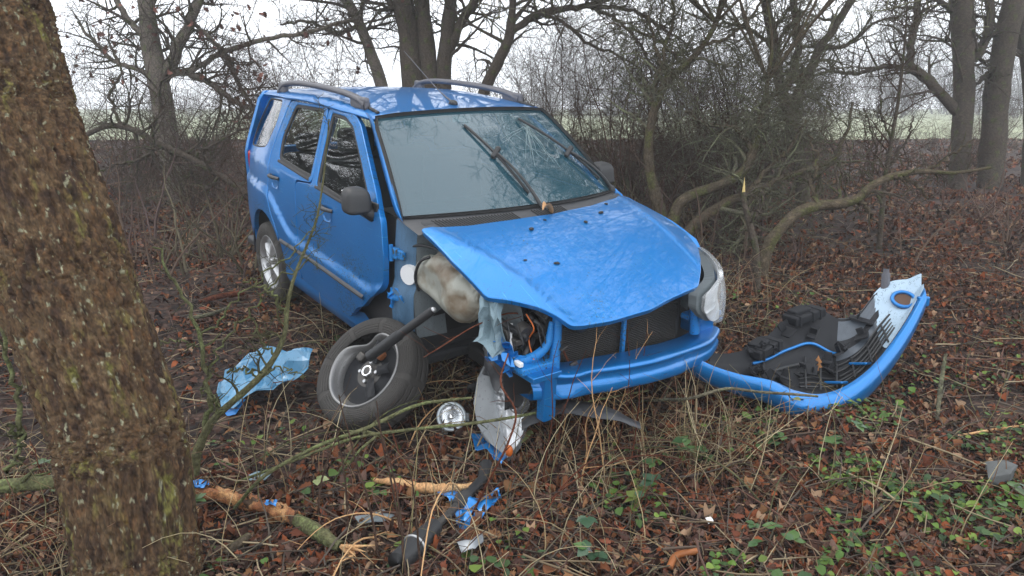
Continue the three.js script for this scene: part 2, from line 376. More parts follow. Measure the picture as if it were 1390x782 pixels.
// ---- outlines (x, y) on the side
const frontDoorO = rounded([[-0.385, 1.452], [-0.14, 1.456], [0.01, 1.44], [0.12, 1.40], [0.35, 1.25], [0.54, 1.12], [0.69, 0.99], [0.735, 0.82], [0.735, 0.66], [0.66, 0.585], [0.60, 0.55], [0.50, 0.47], [0.42, 0.44], [0.26, 0.325], [-0.50, 0.335], [-0.53, 0.60], [-0.56, 0.98], [-0.30, 1.005], [-0.315, 1.1]], 0.035, 3);
const frontWin = rounded([[-0.33, 1.425], [-0.12, 1.42], [0.03, 1.38], [0.26, 1.235], [0.49, 1.075], [0.62, 0.965], [0.23, 0.985], [-0.23, 1.01]], 0.03, 4);
const rearDoorO = rounded([[-1.03, 1.44], [-0.40, 1.452], [-0.325, 1.1], [-0.312, 1.012], [-0.57, 0.988], [-0.54, 0.60], [-0.51, 0.335], [-0.80, 0.34], [-0.815, 0.46], [-0.87, 0.58], [-0.98, 0.70], [-1.07, 0.85], [-1.085, 1.1]], 0.04, 3);
const rearWin = rounded([[-0.93, 1.425], [-0.45, 1.435], [-0.385, 1.24], [-0.345, 1.03], [-0.58, 1.04], [-0.93, 1.065], [-0.985, 1.20]], 0.045, 4);
const arch = (cx, r, a0, a1, n) => Array.from({ length: n + 1 }, (_, i) => { const a = lerp(a0, a1, i / n); return [cx + r * Math.cos(a), 0.30 + r * Math.sin(a)]; });
const quarterO = [[-1.04, 1.455], [-1.095, 1.1], [-1.08, 0.85], [-0.99, 0.695], [-0.875, 0.565], ...arch(-1.18, 0.375, 0.62, Math.PI - 0.05, 14), [-1.60, 0.34], [-1.74, 0.36], [-1.775, 0.60], [-1.79, 0.84], [-1.785, 1.05], [-1.73, 1.25], [-1.62, 1.455]];
const quarterWin = rounded([[-1.54, 1.42], [-1.18, 1.43], [-1.16, 1.28], [-1.23, 1.11], [-1.40, 1.085], [-1.73, 1.06], [-1.70, 1.22]], 0.05, 4);

function sidePart(name, geom, m, parent, label) { const o = mesh(name, geom, m, parent); if (label) o.userData.label = label; return o; }
const LR = (g) => [g, mirrorZ(g)];

// doors, quarters, glass: the car's right (visible) side and its left
for (const s of [0, 1]) {
  const pick = (g) => s ? mirrorZ(g) : g;
  // front door
  const fdMap = (x, y) => { const p = side()(x, y); if (!s) { p.z += 0.030 * ss(-0.5, 0.75, x) + 0.012 * ss(0.4, 0.75, x) * ss(0.7, 0.5, y) * noise(x * 14, y * 14, 1) * 2; } return p; };
  const foff = (d) => (x, y) => { const p = fdMap(x, y); p.z -= d; return p; };
  const fd = mesh('front_door', pick(panel(frontDoorO, [frontWin], fdMap, { thick: 0.03, flip: false, h: 0.03 })), M.sidePaint, car);
  if (!s) fd.userData.label = 'sprung front door with a crumpled lower corner';
  mesh('window_seal', pick(panel(inset(frontWin, -0.012), [inset(frontWin, 0.02)], foff(0.007), { thick: 0.012 })), M.rubber, fd);
  mesh('window_glass', pick(panel(inset(frontWin, 0.012), [], foff(0.016), { thick: 0.003, bevel: 0 })), M.glass, fd);
  // rear door
  const rd = mesh('rear_door', pick(panel(rearDoorO, [rearWin], side(), { thick: 0.03, h: 0.03 })), M.sidePaint, car);
  mesh('window_seal', pick(panel(inset(rearWin, -0.012), [inset(rearWin, 0.02)], side(0.007), { thick: 0.012 })), M.rubber, rd);
  mesh('window_glass', pick(panel(inset(rearWin, 0.012), [], side(0.016), { thick: 0.003, bevel: 0 })), M.glass, rd);
  // belt weatherstrips
  const strip = (a, b, y0, y1, mp, dd) => grid(14, 3, (u, v) => { const x = lerp(a, b, u), y = lerp(y0, y1, u) + (v - 0.5) * 0.022, p = mp(x, y); p.z += dd - 0.008 * Math.abs(v - 0.5) * 2; return p; });
  mesh('weatherstrip', pick(strip(-0.24, 0.60, 1.000, 0.968, fdMap, 0.006)), M.rubber, fd);
  mesh('weatherstrip', pick(strip(-0.93, -0.36, 1.058, 1.022, side(), 0.006)), M.rubber, rd);
  // side mouldings
  const mould = (a, b, mp) => grid(20, 6, (u, v) => { const x = lerp(a, b, u), y = 0.532 + (v - 0.5) * 0.036, p = mp(x, y); p.z += 0.014 * Math.sin(Math.PI * v) - 0.001; return p; });
  mesh('moulding', pick(mould(-0.495, 0.53, fdMap)), M.plastic, fd);
  mesh('moulding', pick(mould(-0.83, -0.515, side())), M.plastic, rd);
  // handles: a dark grip over a pale recess
  const handle = (x, y, mp, parent, lab) => {
    const c = mp(x, y);
    const g = merge([tube(curve([[x - 0.075, y + 0.012, c.z + 0.004, 0.011], [x - 0.03, y + 0.016, c.z + 0.030, 0.014], [x + 0.03, y + 0.014, c.z + 0.030, 0.014], [x + 0.075, y + 0.008, c.z + 0.004, 0.011]], 10).pts, curve([[0, 0, 0, 0.011], [0, 1, 0, 0.014], [0, 2, 0, 0.014], [0, 3, 0, 0.011]], 10).rad, 8)]);
    const h = mesh('door_handle', pick(g), M.plastic, parent); if (lab) h.userData.label = lab;
    mesh('handle_recess', pick(grid(8, 8, (u, v) => { const a = (u - 0.5) * 0.13, b = (v - 0.5) * 0.085, r = clamp(1 - (a / 0.065) ** 2 - (b / 0.0425) ** 2); const p = mp(x + a, y - 0.024 + b); p.z += 0.0035 - 0.012 * r; return p; })), M.paint, h);
  };
  handle(-0.02, 0.90, fdMap, fd, s ? null : 'broken front door handle');
  handle(-0.93, 0.94, side(), rd);
  // quarter panel
  const qp = mesh('quarter_panel', pick(panel(quarterO, [quarterWin], side(), { thick: 0.03, h: 0.03 })), M.sidePaint, car);
  mesh('quarter_window', pick(panel(inset(quarterWin, 0.004), [], side(0.006), { thick: 0.003, bevel: 0 })), M.glass, qp);
  mesh('window_seal', pick(panel(inset(quarterWin, -0.003), [inset(quarterWin, 0.010)], side(0.001), { thick: 0.012 })), M.rubber, qp);
  // arch liner behind the rear wheel
  mesh('arch_liner', pick(grid(18, 4, (u, v) => { const a = lerp(-0.1, Math.PI + 0.1, u); return V(-1.18 + 0.385 * Math.cos(a), 0.30 + 0.385 * Math.sin(a), lerp(0.76, 0.42, v)); })), M.dark, car);
  // sill
  mesh('sill', pick(grid(24, 8, (u, v) => { const x = lerp(-0.84, s ? 0.80 : 0.40, u), y = lerp(0.335, 0.19, v); const z = halfWidth(x, 0.35) - 0.012 - 0.055 * v * v + 0.006 * Math.sin(v * Math.PI); return V(x, y + (s ? 0 : 0.05 * ss(0.05, 0.4, x) * noise(x * 9, v * 3)), z - (s ? 0 : 0.03 * ss(0.1, 0.4, x))); })), M.paint, car);
  // A pillar, from the screen's edge to the door frame
  const doorEdge = new THREE.CatmullRomCurve3([[0.86, 0.985], [0.72, 1.03], [0.56, 1.135], [0.37, 1.265], [0.14, 1.415], [0.03, 1.455]].map(p => V(p[0], p[1], halfWidth(p[0], p[1]) - 0.025)));
  mesh('windscreen_pillar', pick(grid(8, 28, (u, v) => {
    const b = lerp(-0.02, 0.80, v), a = screen(lerp(0.722, 0.592, v), b), c = doorEdge.getPoint(v);
    const p = a.lerp(c, u); const k = Math.sin(Math.PI * u); p.z += 0.012 * k; p.y += 0.010 * k; p.x += 0.010 * k; return p;
  })), M.paint, car);
  // B pillar and inner door posts behind the glass
  mesh('door_pillar', pick(grid(4, 20, (u, v) => { const y = lerp(0.34, 1.45, v), x = lerp(-0.42, -0.28, u) - 0.05 * v; return V(x, y, halfWidth(x, y) - 0.055); })), M.paint, car);
  // door card inside
  mesh('door_card', pick(grid(20, 8, (u, v) => { const x = lerp(-1.0, 0.72, u), y = lerp(0.30, 0.985, v); return V(x, y, halfWidth(x, y) - 0.075); })), M.plastic, car);
  // roof rail: an arch on three feet
  const railPts = [[-1.34, 1.475], [-1.24, 1.525], [-1.05, 1.551], [-0.55, 1.556], [-0.18, 1.54], [-0.02, 1.518], [0.06, 1.492]];
  const rc = new THREE.CatmullRomCurve3(railPts.map(p => V(p[0], p[1], 0.545)), false, 'centripetal');
  const rail = mesh('roof_rail', pick(grid(12, 50, (u, v) => {
    const c = rc.getPoint(v), a = u * 2 * Math.PI, w = 0.026, h = 0.019 * (1 + 0.9 * ss(0.85, 1, v) + 0.4 * ss(0.15, 0, v)); return V(c.x + 0.006 * Math.cos(a), c.y + h * Math.sin(a), c.z + w * Math.cos(a) - 0.02 * ss(0.85, 1, v) * 0);
  }, true)), M.rail, car);
  for (const [x, w] of [[-1.27, 0.12], [-0.03, 0.20]]) mesh('rail_foot', pick(box(w, 0.075, 0.04, x, x < -1 ? 1.505 : 1.502, 0.545, 0.018)), M.rail, rail);
  // roof gutter strip
  mesh('roof_strip', pick(rod([[0.06, roofY(0.06, 0.535) + 0.004, 0.535], [0.13, roofY(0.13, 0.54) + 0.003, 0.54], [0.20, roofY(0.2, 0.545) + 0.001, 0.545]], 0.010, 8)), M.rubber, car);
}
// ---- roof, tailgate
{
  const edge = [];
  for (let i = 0; i <= 16; i++) { const z = lerp(-0.59, 0.59, i / 16); edge.push([0.98 - 0.68 * 0.945 - 0.31 * z * z, z]); }
  const roof = mesh('roof', panel([...edge, [-0.2, 0.603], [-1.1, 0.60], [-1.62, 0.575], [-1.66, 0.40], [-1.675, 0], [-1.66, -0.40], [-1.62, -0.575], [-1.1, -0.60], [-0.2, -0.603]], [], roofMap, { flip: true, h: 0.07 }), M.paint, car);
  const ant = mesh('antenna', merge([rod([[0.13, roofY(0.13, 0.02) + 0.012, 0.02, 0.009], [-0.02, 1.56, 0.02, 0.003], [-0.46, 1.78, 0.02, 0.0022]], 0.004, 12, 6)]), M.rail, roof);
  mesh('antenna_base', new THREE.SphereGeometry(0.024, 14, 8).scale(1.5, 0.9, 1).translate(0.14, roofY(0.14, 0.02) + 0.006, 0.02), M.black, ant);
  const tg = (z, y) => V(-1.645 - 0.16 * ss(1.48, 0.95, y) + 0.28 * Math.max(0, Math.abs(z) - 0.30) ** 2, y, z);
  const rw = rounded([[-0.50, 1.02], [0.50, 1.02], [0.46, 1.40], [-0.46, 1.40]], 0.06);
  const gate = mesh('tailgate', panel([[-0.685, 0.52], [0.685, 0.52], [0.69, 1.0], [0.60, 1.40], [0.555, 1.46], [-0.555, 1.46], [-0.60, 1.40], [-0.69, 1.0]], [rw], tg, { flip: true, thick: 0.03 }), M.paint, car);
  mesh('rear_window', panel(inset(rw, 0.004), [], (z, y) => { const p = tg(z, y); p.x += 0.008; return p; }, { flip: true, thick: 0.003, bevel: 0 }), M.glass, gate);
  mesh('rear_bumper', grid(40, 10, (u, v) => {
    const a = lerp(-1, 1, u), y = lerp(0.26, 0.585, v), w = 0.745; const k = Math.abs(a) ** 3;
    const z = w * Math.sign(a) * (1 - (1 - Math.abs(a)) ** 1.7) , x = -1.855 + 0.36 * k - 0.03 * Math.sin(Math.PI * v) + 0.05 * (1 - v) * (1 - v);
    return V(x, y, z);
  }), M.paint, car);
  for (const s of [-1, 1]) mesh('tail_lamp', box(0.06, 0.36, 0.10, -1.76, 0.84, s * 0.635, 0.03), new THREE.MeshPhysicalMaterial({ color: lin(0.35, 0.01, 0.01), roughness: 0.2, clearcoat: 1 }), car);
}
// ---- windscreen with its black border, misted inside, starred by a blow
{
  const O = []; const zb = (b) => lerp(0.716, 0.588, b / 0.77);
  for (let i = 0; i <= 10; i++) O.push([lerp(-zb(0), zb(0), i / 10), 0.004]);
  for (let i = 1; i <= 8; i++) { const b = lerp(0, 0.765, i / 8); O.push([zb(b) - 0.014 * (i === 8), b]); }
  for (let i = 1; i <= 10; i++) O.push([lerp(zb(0.77), -zb(0.77), i / 10) + 0.014 * (i === 10), 0.772]);
  for (let i = 1; i < 8; i++) { const b = lerp(0.765, 0, i / 8); O.push([-zb(b), b]); }
  const dent = (z, b) => -0.018 * Math.exp(-(((z + 0.36) / 0.15) ** 2 + ((b - 0.46) / 0.20) ** 2)) * (1 + 0.5 * noise(z * 22, b * 22, 4)) + 0.002 * noise(z * 40, b * 40, 2) * Math.exp(-(((z + 0.36) / 0.16) ** 2 + ((b - 0.42) / 0.26) ** 2));
  const ws = mesh('windscreen', panel(O, [], (z, b) => screen(z, b, dent(z, b)), { h: 0.03, thick: 0.004, bevel: 0 }), M.misted, car);
  ws.userData.label = 'misted windscreen with a starred crack';
  mesh('border', panel(inset(O, -0.001), [inset(O, 0.034)], (z, b) => screen(z, b, -0.006), { thick: 0.003, bevel: 0 }), M.dark, ws);
  mesh('screen_seal', panel(inset(O, -0.014), [inset(O, 0.003)], (z, b) => screen(z, b, 0.002), { thick: 0.012, bevel: 0.003 }), M.rubber, ws);
  const r = rng(5), list = [];
  const crackAt = (z, b) => { const p = screen(z, b, dent(z, b) + 0.0015); return p; };
  for (let k = 0; k < 22; k++) {
    let a = lerp(-2.9, -0.15, r()) , z = -0.31 + (r() - 0.5) * 0.05, b = 0.62 + (r() - 0.5) * 0.04; const pts = [crackAt(z, b)];
    const L = 0.12 + 0.34 * r(), n = 10;
    for (let i = 0; i < n; i++) { a += (r() - 0.5) * 0.22; z += Math.cos(a) * L / n * 0.8; b += Math.sin(a) * L / n; if (z < -0.60 || b < 0.03) break; pts.push(crackAt(z, b)); }
    if (pts.length > 3) list.push(tube(pts, pts.map((_, i) => lerp(0.0011, 0.0004, i / pts.length)), 4));
  }
  for (let k = 3; k < 5; k++) { const pts = []; for (let i = 0; i <= 16; i++) { const a = lerp(-2.8, -0.3, i / 16), q = 0.07 * k * (1 + 0.2 * noise(i * 0.9, k, 3)); const z = -0.31 + Math.cos(a) * q * 0.8, b = 0.62 + Math.sin(a) * q; if (z > -0.6) pts.push(crackAt(z, b)); } list.push(tube(pts, pts.map(() => 0.0006), 4)); }
  kindOf(mesh('crack_lines', merge(list), new THREE.MeshStandardMaterial({ color: lin(0.24, 0.32, 0.33), roughness: 0.3 }), ws), 'stuff');
  // inner mirror
  mesh('inner_mirror', box(0.03, 0.06, 0.22, 0.42, 1.36, 0, 0.02), M.black, car);
}
// ---- bonnet
const bonnetO = rounded([[0.965, 0.722], [1.05, 0.50], [1.075, 0.27], [1.085, 0.0], [1.04, -0.31], [0.95, -0.58], [0.885, -0.715], [1.20, -0.742], [1.385, -0.715], [1.545, -0.642], [1.66, -0.53], [1.756, -0.42], [1.828, -0.325], [1.858, -0.10], [1.885, 0.06], [1.885, 0.30], [1.86, 0.505], [1.79, 0.535], [1.72, 0.575], [1.62, 0.665], [1.555, 0.735], [1.29, 0.742]], 0.022, 3);
{
  const hood = mesh('bonnet', panel(bonnetO, [], bonnetMap, { flip: true, h: 0.045, thick: 0.022, bevel: 0.006 }), M.paint, car);
  mesh('bonnet_lining', panel(inset(bonnetO, 0.02), [], (x, z) => V(x, bonnetY(x, z) - 0.03, z), { flip: true, thick: 0.004, bevel: 0 }), M.innerPaint, hood);
}
// ---- scuttle with a row of slots
{
  const rear = (z) => { const pts = [[-0.715, 0.875], [-0.58, 0.945], [-0.31, 1.03], [0, 1.075], [0.27, 1.068], [0.5, 1.04], [0.722, 0.955]]; for (let i = 0; i < pts.length - 1; i++) if (z <= pts[i + 1][0]) return lerp(pts[i][1], pts[i + 1][1], clamp((z - pts[i][0]) / (pts[i + 1][0] - pts[i][0]))); return pts[6][1]; };
  const at = (z, v, d = 0) => { const a = screen(z, 0.012), x = lerp(a.x, rear(z) + 0.03, v); const y = lerp(a.y - 0.004, bonnetY(rear(z), z) - 0.022, v); return V(x, y + d, z); };
  const scuttle = mesh('scuttle_panel', grid(40, 5, (u, v) => at(lerp(-0.74, 0.74, u), v)), M.plastic, car);
  for (const [a, b] of [[0.20, 0.62], [-0.12, 0.08]]) for (let z = a; z < b; z += 0.0165) mesh('vent_slat', merge([tube([at(z, 0.30, 0.004), at(z - 0.012, 0.85, 0.005)], [0.0036, 0.0036], 5)]), M.black, scuttle);
  // washer nozzles and wipers
  const wiper = (z0, b0, z1, b1, z2, b2) => {
    const lift = (z, b, d) => { const p = screen(z, b); p.x += 0.56 * d; p.y += 0.82 * d; return p; };
    const base = lift(z0, b0, 0.012);
    const w = mesh('wiper', merge([rod([[base.x, base.y, base.z, 0.013], ...[[lerp(z0, z1, 0.35), lerp(b0, b1, 0.35), 0.04], [lerp(z0, z1, 0.7), lerp(b0, b1, 0.7), 0.042], [z1, b1, 0.03]].map(([z, b, d], i) => { const p = lift(z, b, d); return [p.x, p.y, p.z, 0.0095 - 0.001 * i]; })], 0.01, 16, 6)]), M.black, car);
    const m = lift(z1, b1, 0.026);
    mesh('wiper_bracket', box(0.03, 0.03, 0.075, 0, 0, 0, 0.012).rotateZ(-0.6).rotateX(0.9).translate(m.x, m.y, m.z), M.black, w);
    const q = (t) => { const z = lerp(z0 + (z1 - z0) * 0.30, z2, t), b = lerp(b0 + (b1 - b0) * 0.30, b2, t); return [z, b]; };
    const bl = []; for (let i = 0; i <= 12; i++) { const [z, b] = q(i / 12); const p = lift(z, b, 0.010 + 0.012 * Math.sin(Math.PI * i / 12)); bl.push([p.x, p.y, p.z, 0.0085]); }
    mesh('wiper_blade', merge([rod(bl, 0.008, 24, 5)]), M.black, w);
    mesh('pivot_cap', new THREE.CylinderGeometry(0.018, 0.024, 0.03, 14).translate(base.x, base.y, base.z), M.black, w);
  };
  wiper(0.0, -0.035, 0.085, 0.375, 0.145, 0.635);
  wiper(-0.715, 0.012, -0.48, 0.335, -0.265, 0.67);
}
// ---- door mirrors
for (const s of [1, -1]) {
  const g = grid(24, 16, (u, v) => {
    const a = u * 2 * Math.PI, b = lerp(-Math.PI / 2, Math.PI / 2, v), ca = Math.cos(a), sa = Math.sin(a), cb = Math.cos(b), sb = Math.sin(b), e = (x, k) => Math.sign(x) * Math.abs(x) ** k;
    const k = 0.5; return V(0.545 + 0.055 * e(cb, k) * e(ca, k) - 0.02 * sb, 1.072 + 0.066 * e(sb, k), s * (0.855 + (0.070 - 0.016 * sb) * e(cb, k) * e(sa, k)));
  }, true);
  const m = mesh('door_mirror', g, M.black, car);
  mesh('mirror_foot', merge([rod([[0.575, 0.985, s * 0.755, 0.045], [0.575, 1.0, s * 0.79, 0.036], [0.56, 1.03, s * 0.83, 0.03]], 0.03, 8, 10), box(0.17, 0.10, 0.014, 0.55, 1.012, s * 0.777, 0.006)]), M.black, m);
  mesh('mirror_glass', box(0.006, 0.10, 0.11, 0.489, 1.072, s * 0.855, 0.003), M.chrome, m);
}
// ---- hinge pillar where the wing was torn off, hinges
mesh('hinge_pillar', grid(8, 20, (u, v) => { const y = lerp(0.44, 1.00, v), x = lerp(0.745, 0.90 - 0.03 * v, u), d = 0.03 + 0.05 * u * u; return V(x + 0.01 * noise(y * 9, u * 3) * u, y, halfWidth(0.75, y) - d - 0.012 * noise(u * 5, y * 8, 2) * ss(0.7, 0.45, y)); }), new THREE.MeshStandardMaterial({ color: lin(0.06, 0.14, 0.24), map: dirtTex, roughness: 0.55 }), car);
mesh('pillar_edge', grid(5, 20, (u, v) => { const y = lerp(0.40, 0.99, v), x = 0.90 - 0.03 * v; return V(x + 0.015 * u, y, halfWidth(0.75, y) - 0.08 - 0.17 * u); }), M.bareGrey, car);
for (const y of [0.83, 0.60]) mesh('door_hinge', merge([box(0.05, 0.06, 0.03, 0.765, y, 0.752, 0.008), new THREE.CylinderGeometry(0.011, 0.011, 0.085, 10).translate(0.745, y, 0.768), box(0.06, 0.045, 0.022, 0.81, y, 0.745, 0.006)]), M.innerPaint, car);
// ---- engine bay
const firewall = mesh('firewall', merge([box(0.05, 0.75, 1.34, 0.80, 0.64, 0, 0.01), box(0.10, 0.06, 1.36, 0.88, 0.975, 0, 0.02)]), M.fabric, car);
for (const s of [1, -1]) mesh('inner_wing', grid(26, 12, (u, v) => {   // pale grey metal wall beside the engine with the strut tower swelling out
  const x = lerp(0.84, 1.60, u), top = lerp(0.965, 0.80, ss(0, 1, u)), y = lerp(0.52 + 0.10 * Math.sin(Math.PI * u), top, v);
  const tower = Math.exp(-(((x - 1.12) / 0.16) ** 2)) * ss(0.45, 0.75, y);
  return V(x, y, s * (0.545 + 0.05 * v * v + 0.05 * tower + 0.012 * noise(x * 11, y * 11, 5)));
}), M.bareGrey, car);
mesh('wing_rail', merge([rod([[0.86, 0.955, 0.63, 0.028], [1.1, 0.915, 0.655, 0.026], [1.35, 0.86, 0.66, 0.026], [1.52, 0.79, 0.665, 0.03]], 0.026, 20, 8)]), M.bareGrey, car);
{   // washer tank, dirty white plastic
  const o = rounded([[0.80, 0.775], [0.86, 0.83], [0.98, 0.845], [1.03, 0.885], [1.13, 0.86], [1.20, 0.845], [1.30, 0.815], [1.39, 0.76], [1.37, 0.68], [1.30, 0.61], [1.24, 0.585], [1.10, 0.61], [0.92, 0.655], [0.82, 0.68]], 0.05, 4);
  const f = (sg) => (x, y) => {
    let d = 9; for (let i = 0; i < o.length; i++) { const a = o[i], b = o[(i + 1) % o.length], t = clamp(((x - a[0]) * (b[0] - a[0]) + (y - a[1]) * (b[1] - a[1])) / ((b[0] - a[0]) ** 2 + (b[1] - a[1]) ** 2 || 1)); d = Math.min(d, Math.hypot(x - lerp(a[0], b[0], t), y - lerp(a[1], b[1], t))); }
    const q = clamp(d / 0.06), rise = Math.sqrt(1 - (1 - q) ** 2);
    return V(x, y, 0.64 + sg * (0.012 + 0.055 * rise) + (sg > 0 ? 0.018 * ss(0.02, 0.09, d) * Math.sin(x * 17 + y * 9) + 0.012 * noise(x * 12, y * 12, 8) : 0));
  };
  const t = mesh('washer_tank', merge([panel(o, [], f(1), { h: 0.022, thick: 0.03, bevel: 0 }), panel(o, [], f(-1), { h: 0.06, thick: 0, bevel: 0, flip: true })]), M.tank, car);
  mesh('pump_cap', new THREE.CylinderGeometry(0.052, 0.055, 0.075, 18).rotateX(Math.PI / 2).rotateY(0.3).translate(0.845, 0.735, 0.70), M.white, t);
  mesh('tank_strap', merge([rod([[0.905, 0.66, 0.700, 0.008], [0.91, 0.74, 0.722, 0.008], [0.955, 0.83, 0.715, 0.008], [1.0, 0.86, 0.69, 0.008]], 0.008, 14, 6)]), M.black, t);
  mesh('tank_hose', merge([rod([[0.80, 0.74, 0.70, 0.007], [0.80, 0.84, 0.71, 0.007], [0.90, 0.895, 0.69, 0.007], [1.02, 0.90, 0.66, 0.007]], 0.007, 16, 6)]), M.black, t);
}
{   // crumpled metal by the lamp hole
  const facet = (g) => { const k = g.index ? g.toNonIndexed() : g; k.computeVertexNormals(); return k; };
  const cr = (s0, c, ax, ay, w, h, amp, fr) => slab(6, 7, (u, v) => {
    const a = (u - 0.5) * w * (1 - 0.35 * v), b = (v - 0.5) * h, n = noise(u * fr + s0, v * fr, s0) * amp + Math.abs(noise(u * fr * 1.6, v * fr * 1.3 + s0, 3)) * amp * 0.7;
    const N = ax.clone().cross(ay).normalize();
    return c.clone().addScaledVector(ax, a + 0.02 * noise(v * 7, s0, 1)).addScaledVector(ay, b + 0.02 * noise(u * 7, s0, 2)).addScaledVector(N, n);
  }, 0.002);
  const m1 = mesh('crumpled_panel', facet(cr(3, V(1.555, 0.70, 0.70), V(0.6, -0.35, -0.4), V(-0.1, 0.98, -0.1), 0.21, 0.23, 0.05, 3)), M.primer, car);
  m1.userData.label = 'crumpled pale metal edge where the headlamp was';
  mesh('crumpled_panel', facet(cr(8, V(1.615, 0.575, 0.68), V(0.55, -0.5, -0.5), V(0.2, 0.9, -0.25), 0.16, 0.14, 0.05, 4)), M.paint, car);
  mesh('crumpled_panel', facet(cr(12, V(1.66, 0.52, 0.60), V(0.3, -0.2, -0.9), V(0.2, 0.9, -0.1), 0.16, 0.09, 0.035, 4)), M.innerPaint, car);
  mesh('crumpled_panel', facet(cr(21, V(0.78, 0.60, 0.76), V(0.9, 0.3, -0.1), V(-0.2, 0.9, 0.1), 0.12, 0.09, 0.03, 4)), M.innerPaint, car);
}
{   // lamp-hole frame, engine pieces, radiator, crossmember
  mesh('radiator_support', merge([rod([[1.66, 0.80, 0.43, 0.024], [1.69, 0.66, 0.445, 0.022], [1.70, 0.56, 0.46, 0.024], [1.71, 0.44, 0.47, 0.028]], 0.024, 14, 7), rod([[1.68, 0.70, 0.47, 0.012], [1.69, 0.60, 0.50, 0.02], [1.68, 0.555, 0.56, 0.024], [1.66, 0.54, 0.66, 0.022]], 0.02, 16, 7), box(0.10, 0.035, 0.20, 1.68, 0.515, 0.56, 0.01)]), M.innerPaint, car);
  mesh('radiator_support', merge([rod([[1.66, 0.80, -0.45, 0.024], [1.69, 0.62, -0.47, 0.022], [1.70, 0.44, -0.49, 0.028]], 0.024, 14, 7), box(0.10, 0.03, 0.22, 1.66, 0.515, -0.58, 0.01)]), M.innerPaint, car);
  mesh('upper_panel', box(0.07, 0.05, 1.02, 1.66, 0.772, 0.01, 0.015), M.dark, car);
  const rad = mesh('radiator', merge([box(0.035, 0.36, 0.86, 1.60, 0.56, -0.03, 0.008)]), M.dark, car);
  const fins = []; for (let i = 0; i < 34; i++) fins.push(box(0.012, 0.0035, 0.80, 1.620, 0.395 + i * 0.0098, -0.03, 0.001));
  kindOf(mesh('cooling_fins', merge(fins), new THREE.MeshStandardMaterial({ color: lin(0.05, 0.048, 0.046), roughness: 0.6, metalness: 0.3 }), rad), 'stuff');
  mesh('radiator_tank', box(0.05, 0.36, 0.05, 1.60, 0.56, 0.42, 0.015), M.black, rad);
  mesh('centre_brace', box(0.02, 0.34, 0.022, 1.645, 0.57, -0.02, 0.004), M.innerPaint, car);
  const beam = mesh('crossmember', grid(40, 20, (u, v) => {            // blue lower crossmember: a bowed box with a folded top lip
    const z = lerp(-0.70, 0.60, u), bow = 1.835 - 0.30 * (z + 0.02) ** 2 - 0.25 * Math.max(0, Math.abs(z) - 0.5) ** 1.5;
    const P = [[-0.13, 0.515], [-0.01, 0.535], [0.022, 0.530], [0.028, 0.505], [0.012, 0.492], [0.012, 0.45], [0.026, 0.43], [0.026, 0.375], [0.0, 0.352], [-0.10, 0.345]];
    const k = v * (P.length - 1), i = Math.min(P.length - 2, Math.floor(k)), p = P[i], q = P[i + 1];
    const y = 0.535 - (0.535 - lerp(p[1], q[1], k - i)) * 0.74 - 0.012 + 0.012 * noise(z * 5, 1, 1) * ss(0.2, 0.6, z) - 0.05 + 0.04 * Math.max(0, z) - 0.05 * ss(0.1, -0.6, z);
    return V(bow + lerp(p[0], q[0], k - i) + 0.035 * noise(z * 7, v * 3, 4) * ss(0.2, 0.6, z) + 0.010 * noise(z * 9, v * 2, 6), y, z);
  }), M.paint, car);
  beam.userData.label = 'blue crossmember below the radiator';
  mesh('end_bracket', merge([box(0.055, 0.22, 0.07, 1.74, 0.375, 0.53, 0.008), box(0.16, 0.03, 0.16, 1.70, 0.492, 0.56, 0.006)]), M.paint, beam);
  mesh('end_bracket', box(0.14, 0.10, 0.12, 1.60, 0.44, -0.63, 0.015), M.paint, beam);
  mesh('engine_block', merge([box(0.46, 0.40, 0.56, 1.25, 0.56, -0.06, 0.04), box(0.40, 0.10, 0.44, 1.25, 0.80, -0.06, 0.03), new THREE.CylinderGeometry(0.07, 0.07, 0.10, 18).rotateZ(Math.PI / 2).translate(1.50, 0.62, 0.20), new THREE.CylinderGeometry(0.09, 0.09, 0.06, 20).rotateX(Math.PI / 2).translate(1.40, 0.52, 0.30)]), new THREE.MeshStandardMaterial({ color: lin(0.05, 0.05, 0.05), roughness: 0.5, metalness: 0.4 }), car);
  mesh('battery', box(0.20, 0.18, 0.17, 1.42, 0.66, 0.42, 0.01), M.black, car);
  const hoses = rng(9);
  for (let i = 0; i < 7; i++) { const y = 0.56 + 0.2 * hoses(), z = 0.36 + 0.26 * hoses(), x = 1.44 + 0.1 * hoses(); mesh('hose', merge([rod([[x, y, z], [x + 0.08, y + 0.06 * (hoses() - 0.3), z + 0.08 * (hoses() - 0.5)], [x + 0.14, y - 0.03, z + 0.14 * (hoses() - 0.5)], [x + 0.06, y - 0.10, z - 0.10 + 0.1 * hoses()]], 0.011 + 0.008 * hoses(), 16, 6)]), i % 3 ? M.black : M.steel, car); }
  mesh('bulb_holder', merge([new THREE.CylinderGeometry(0.03, 0.036, 0.05, 14).rotateZ(1.2).translate(1.62, 0.665, 0.58), box(0.06, 0.03, 0.05, 1.60, 0.61, 0.60, 0.008)]), M.steel, car);
  mesh('wiring_plug', merge([box(0.05, 0.022, 0.022, 1.69, 0.548, 0.655, 0.005), rod([[1.66, 0.555, 0.655], [1.60, 0.60, 0.63], [1.56, 0.68, 0.60]], 0.006, 10, 5)]), M.white, car);
  const wr = rng(77);                           // torn wiring, small brackets and bolts about the lamp hole
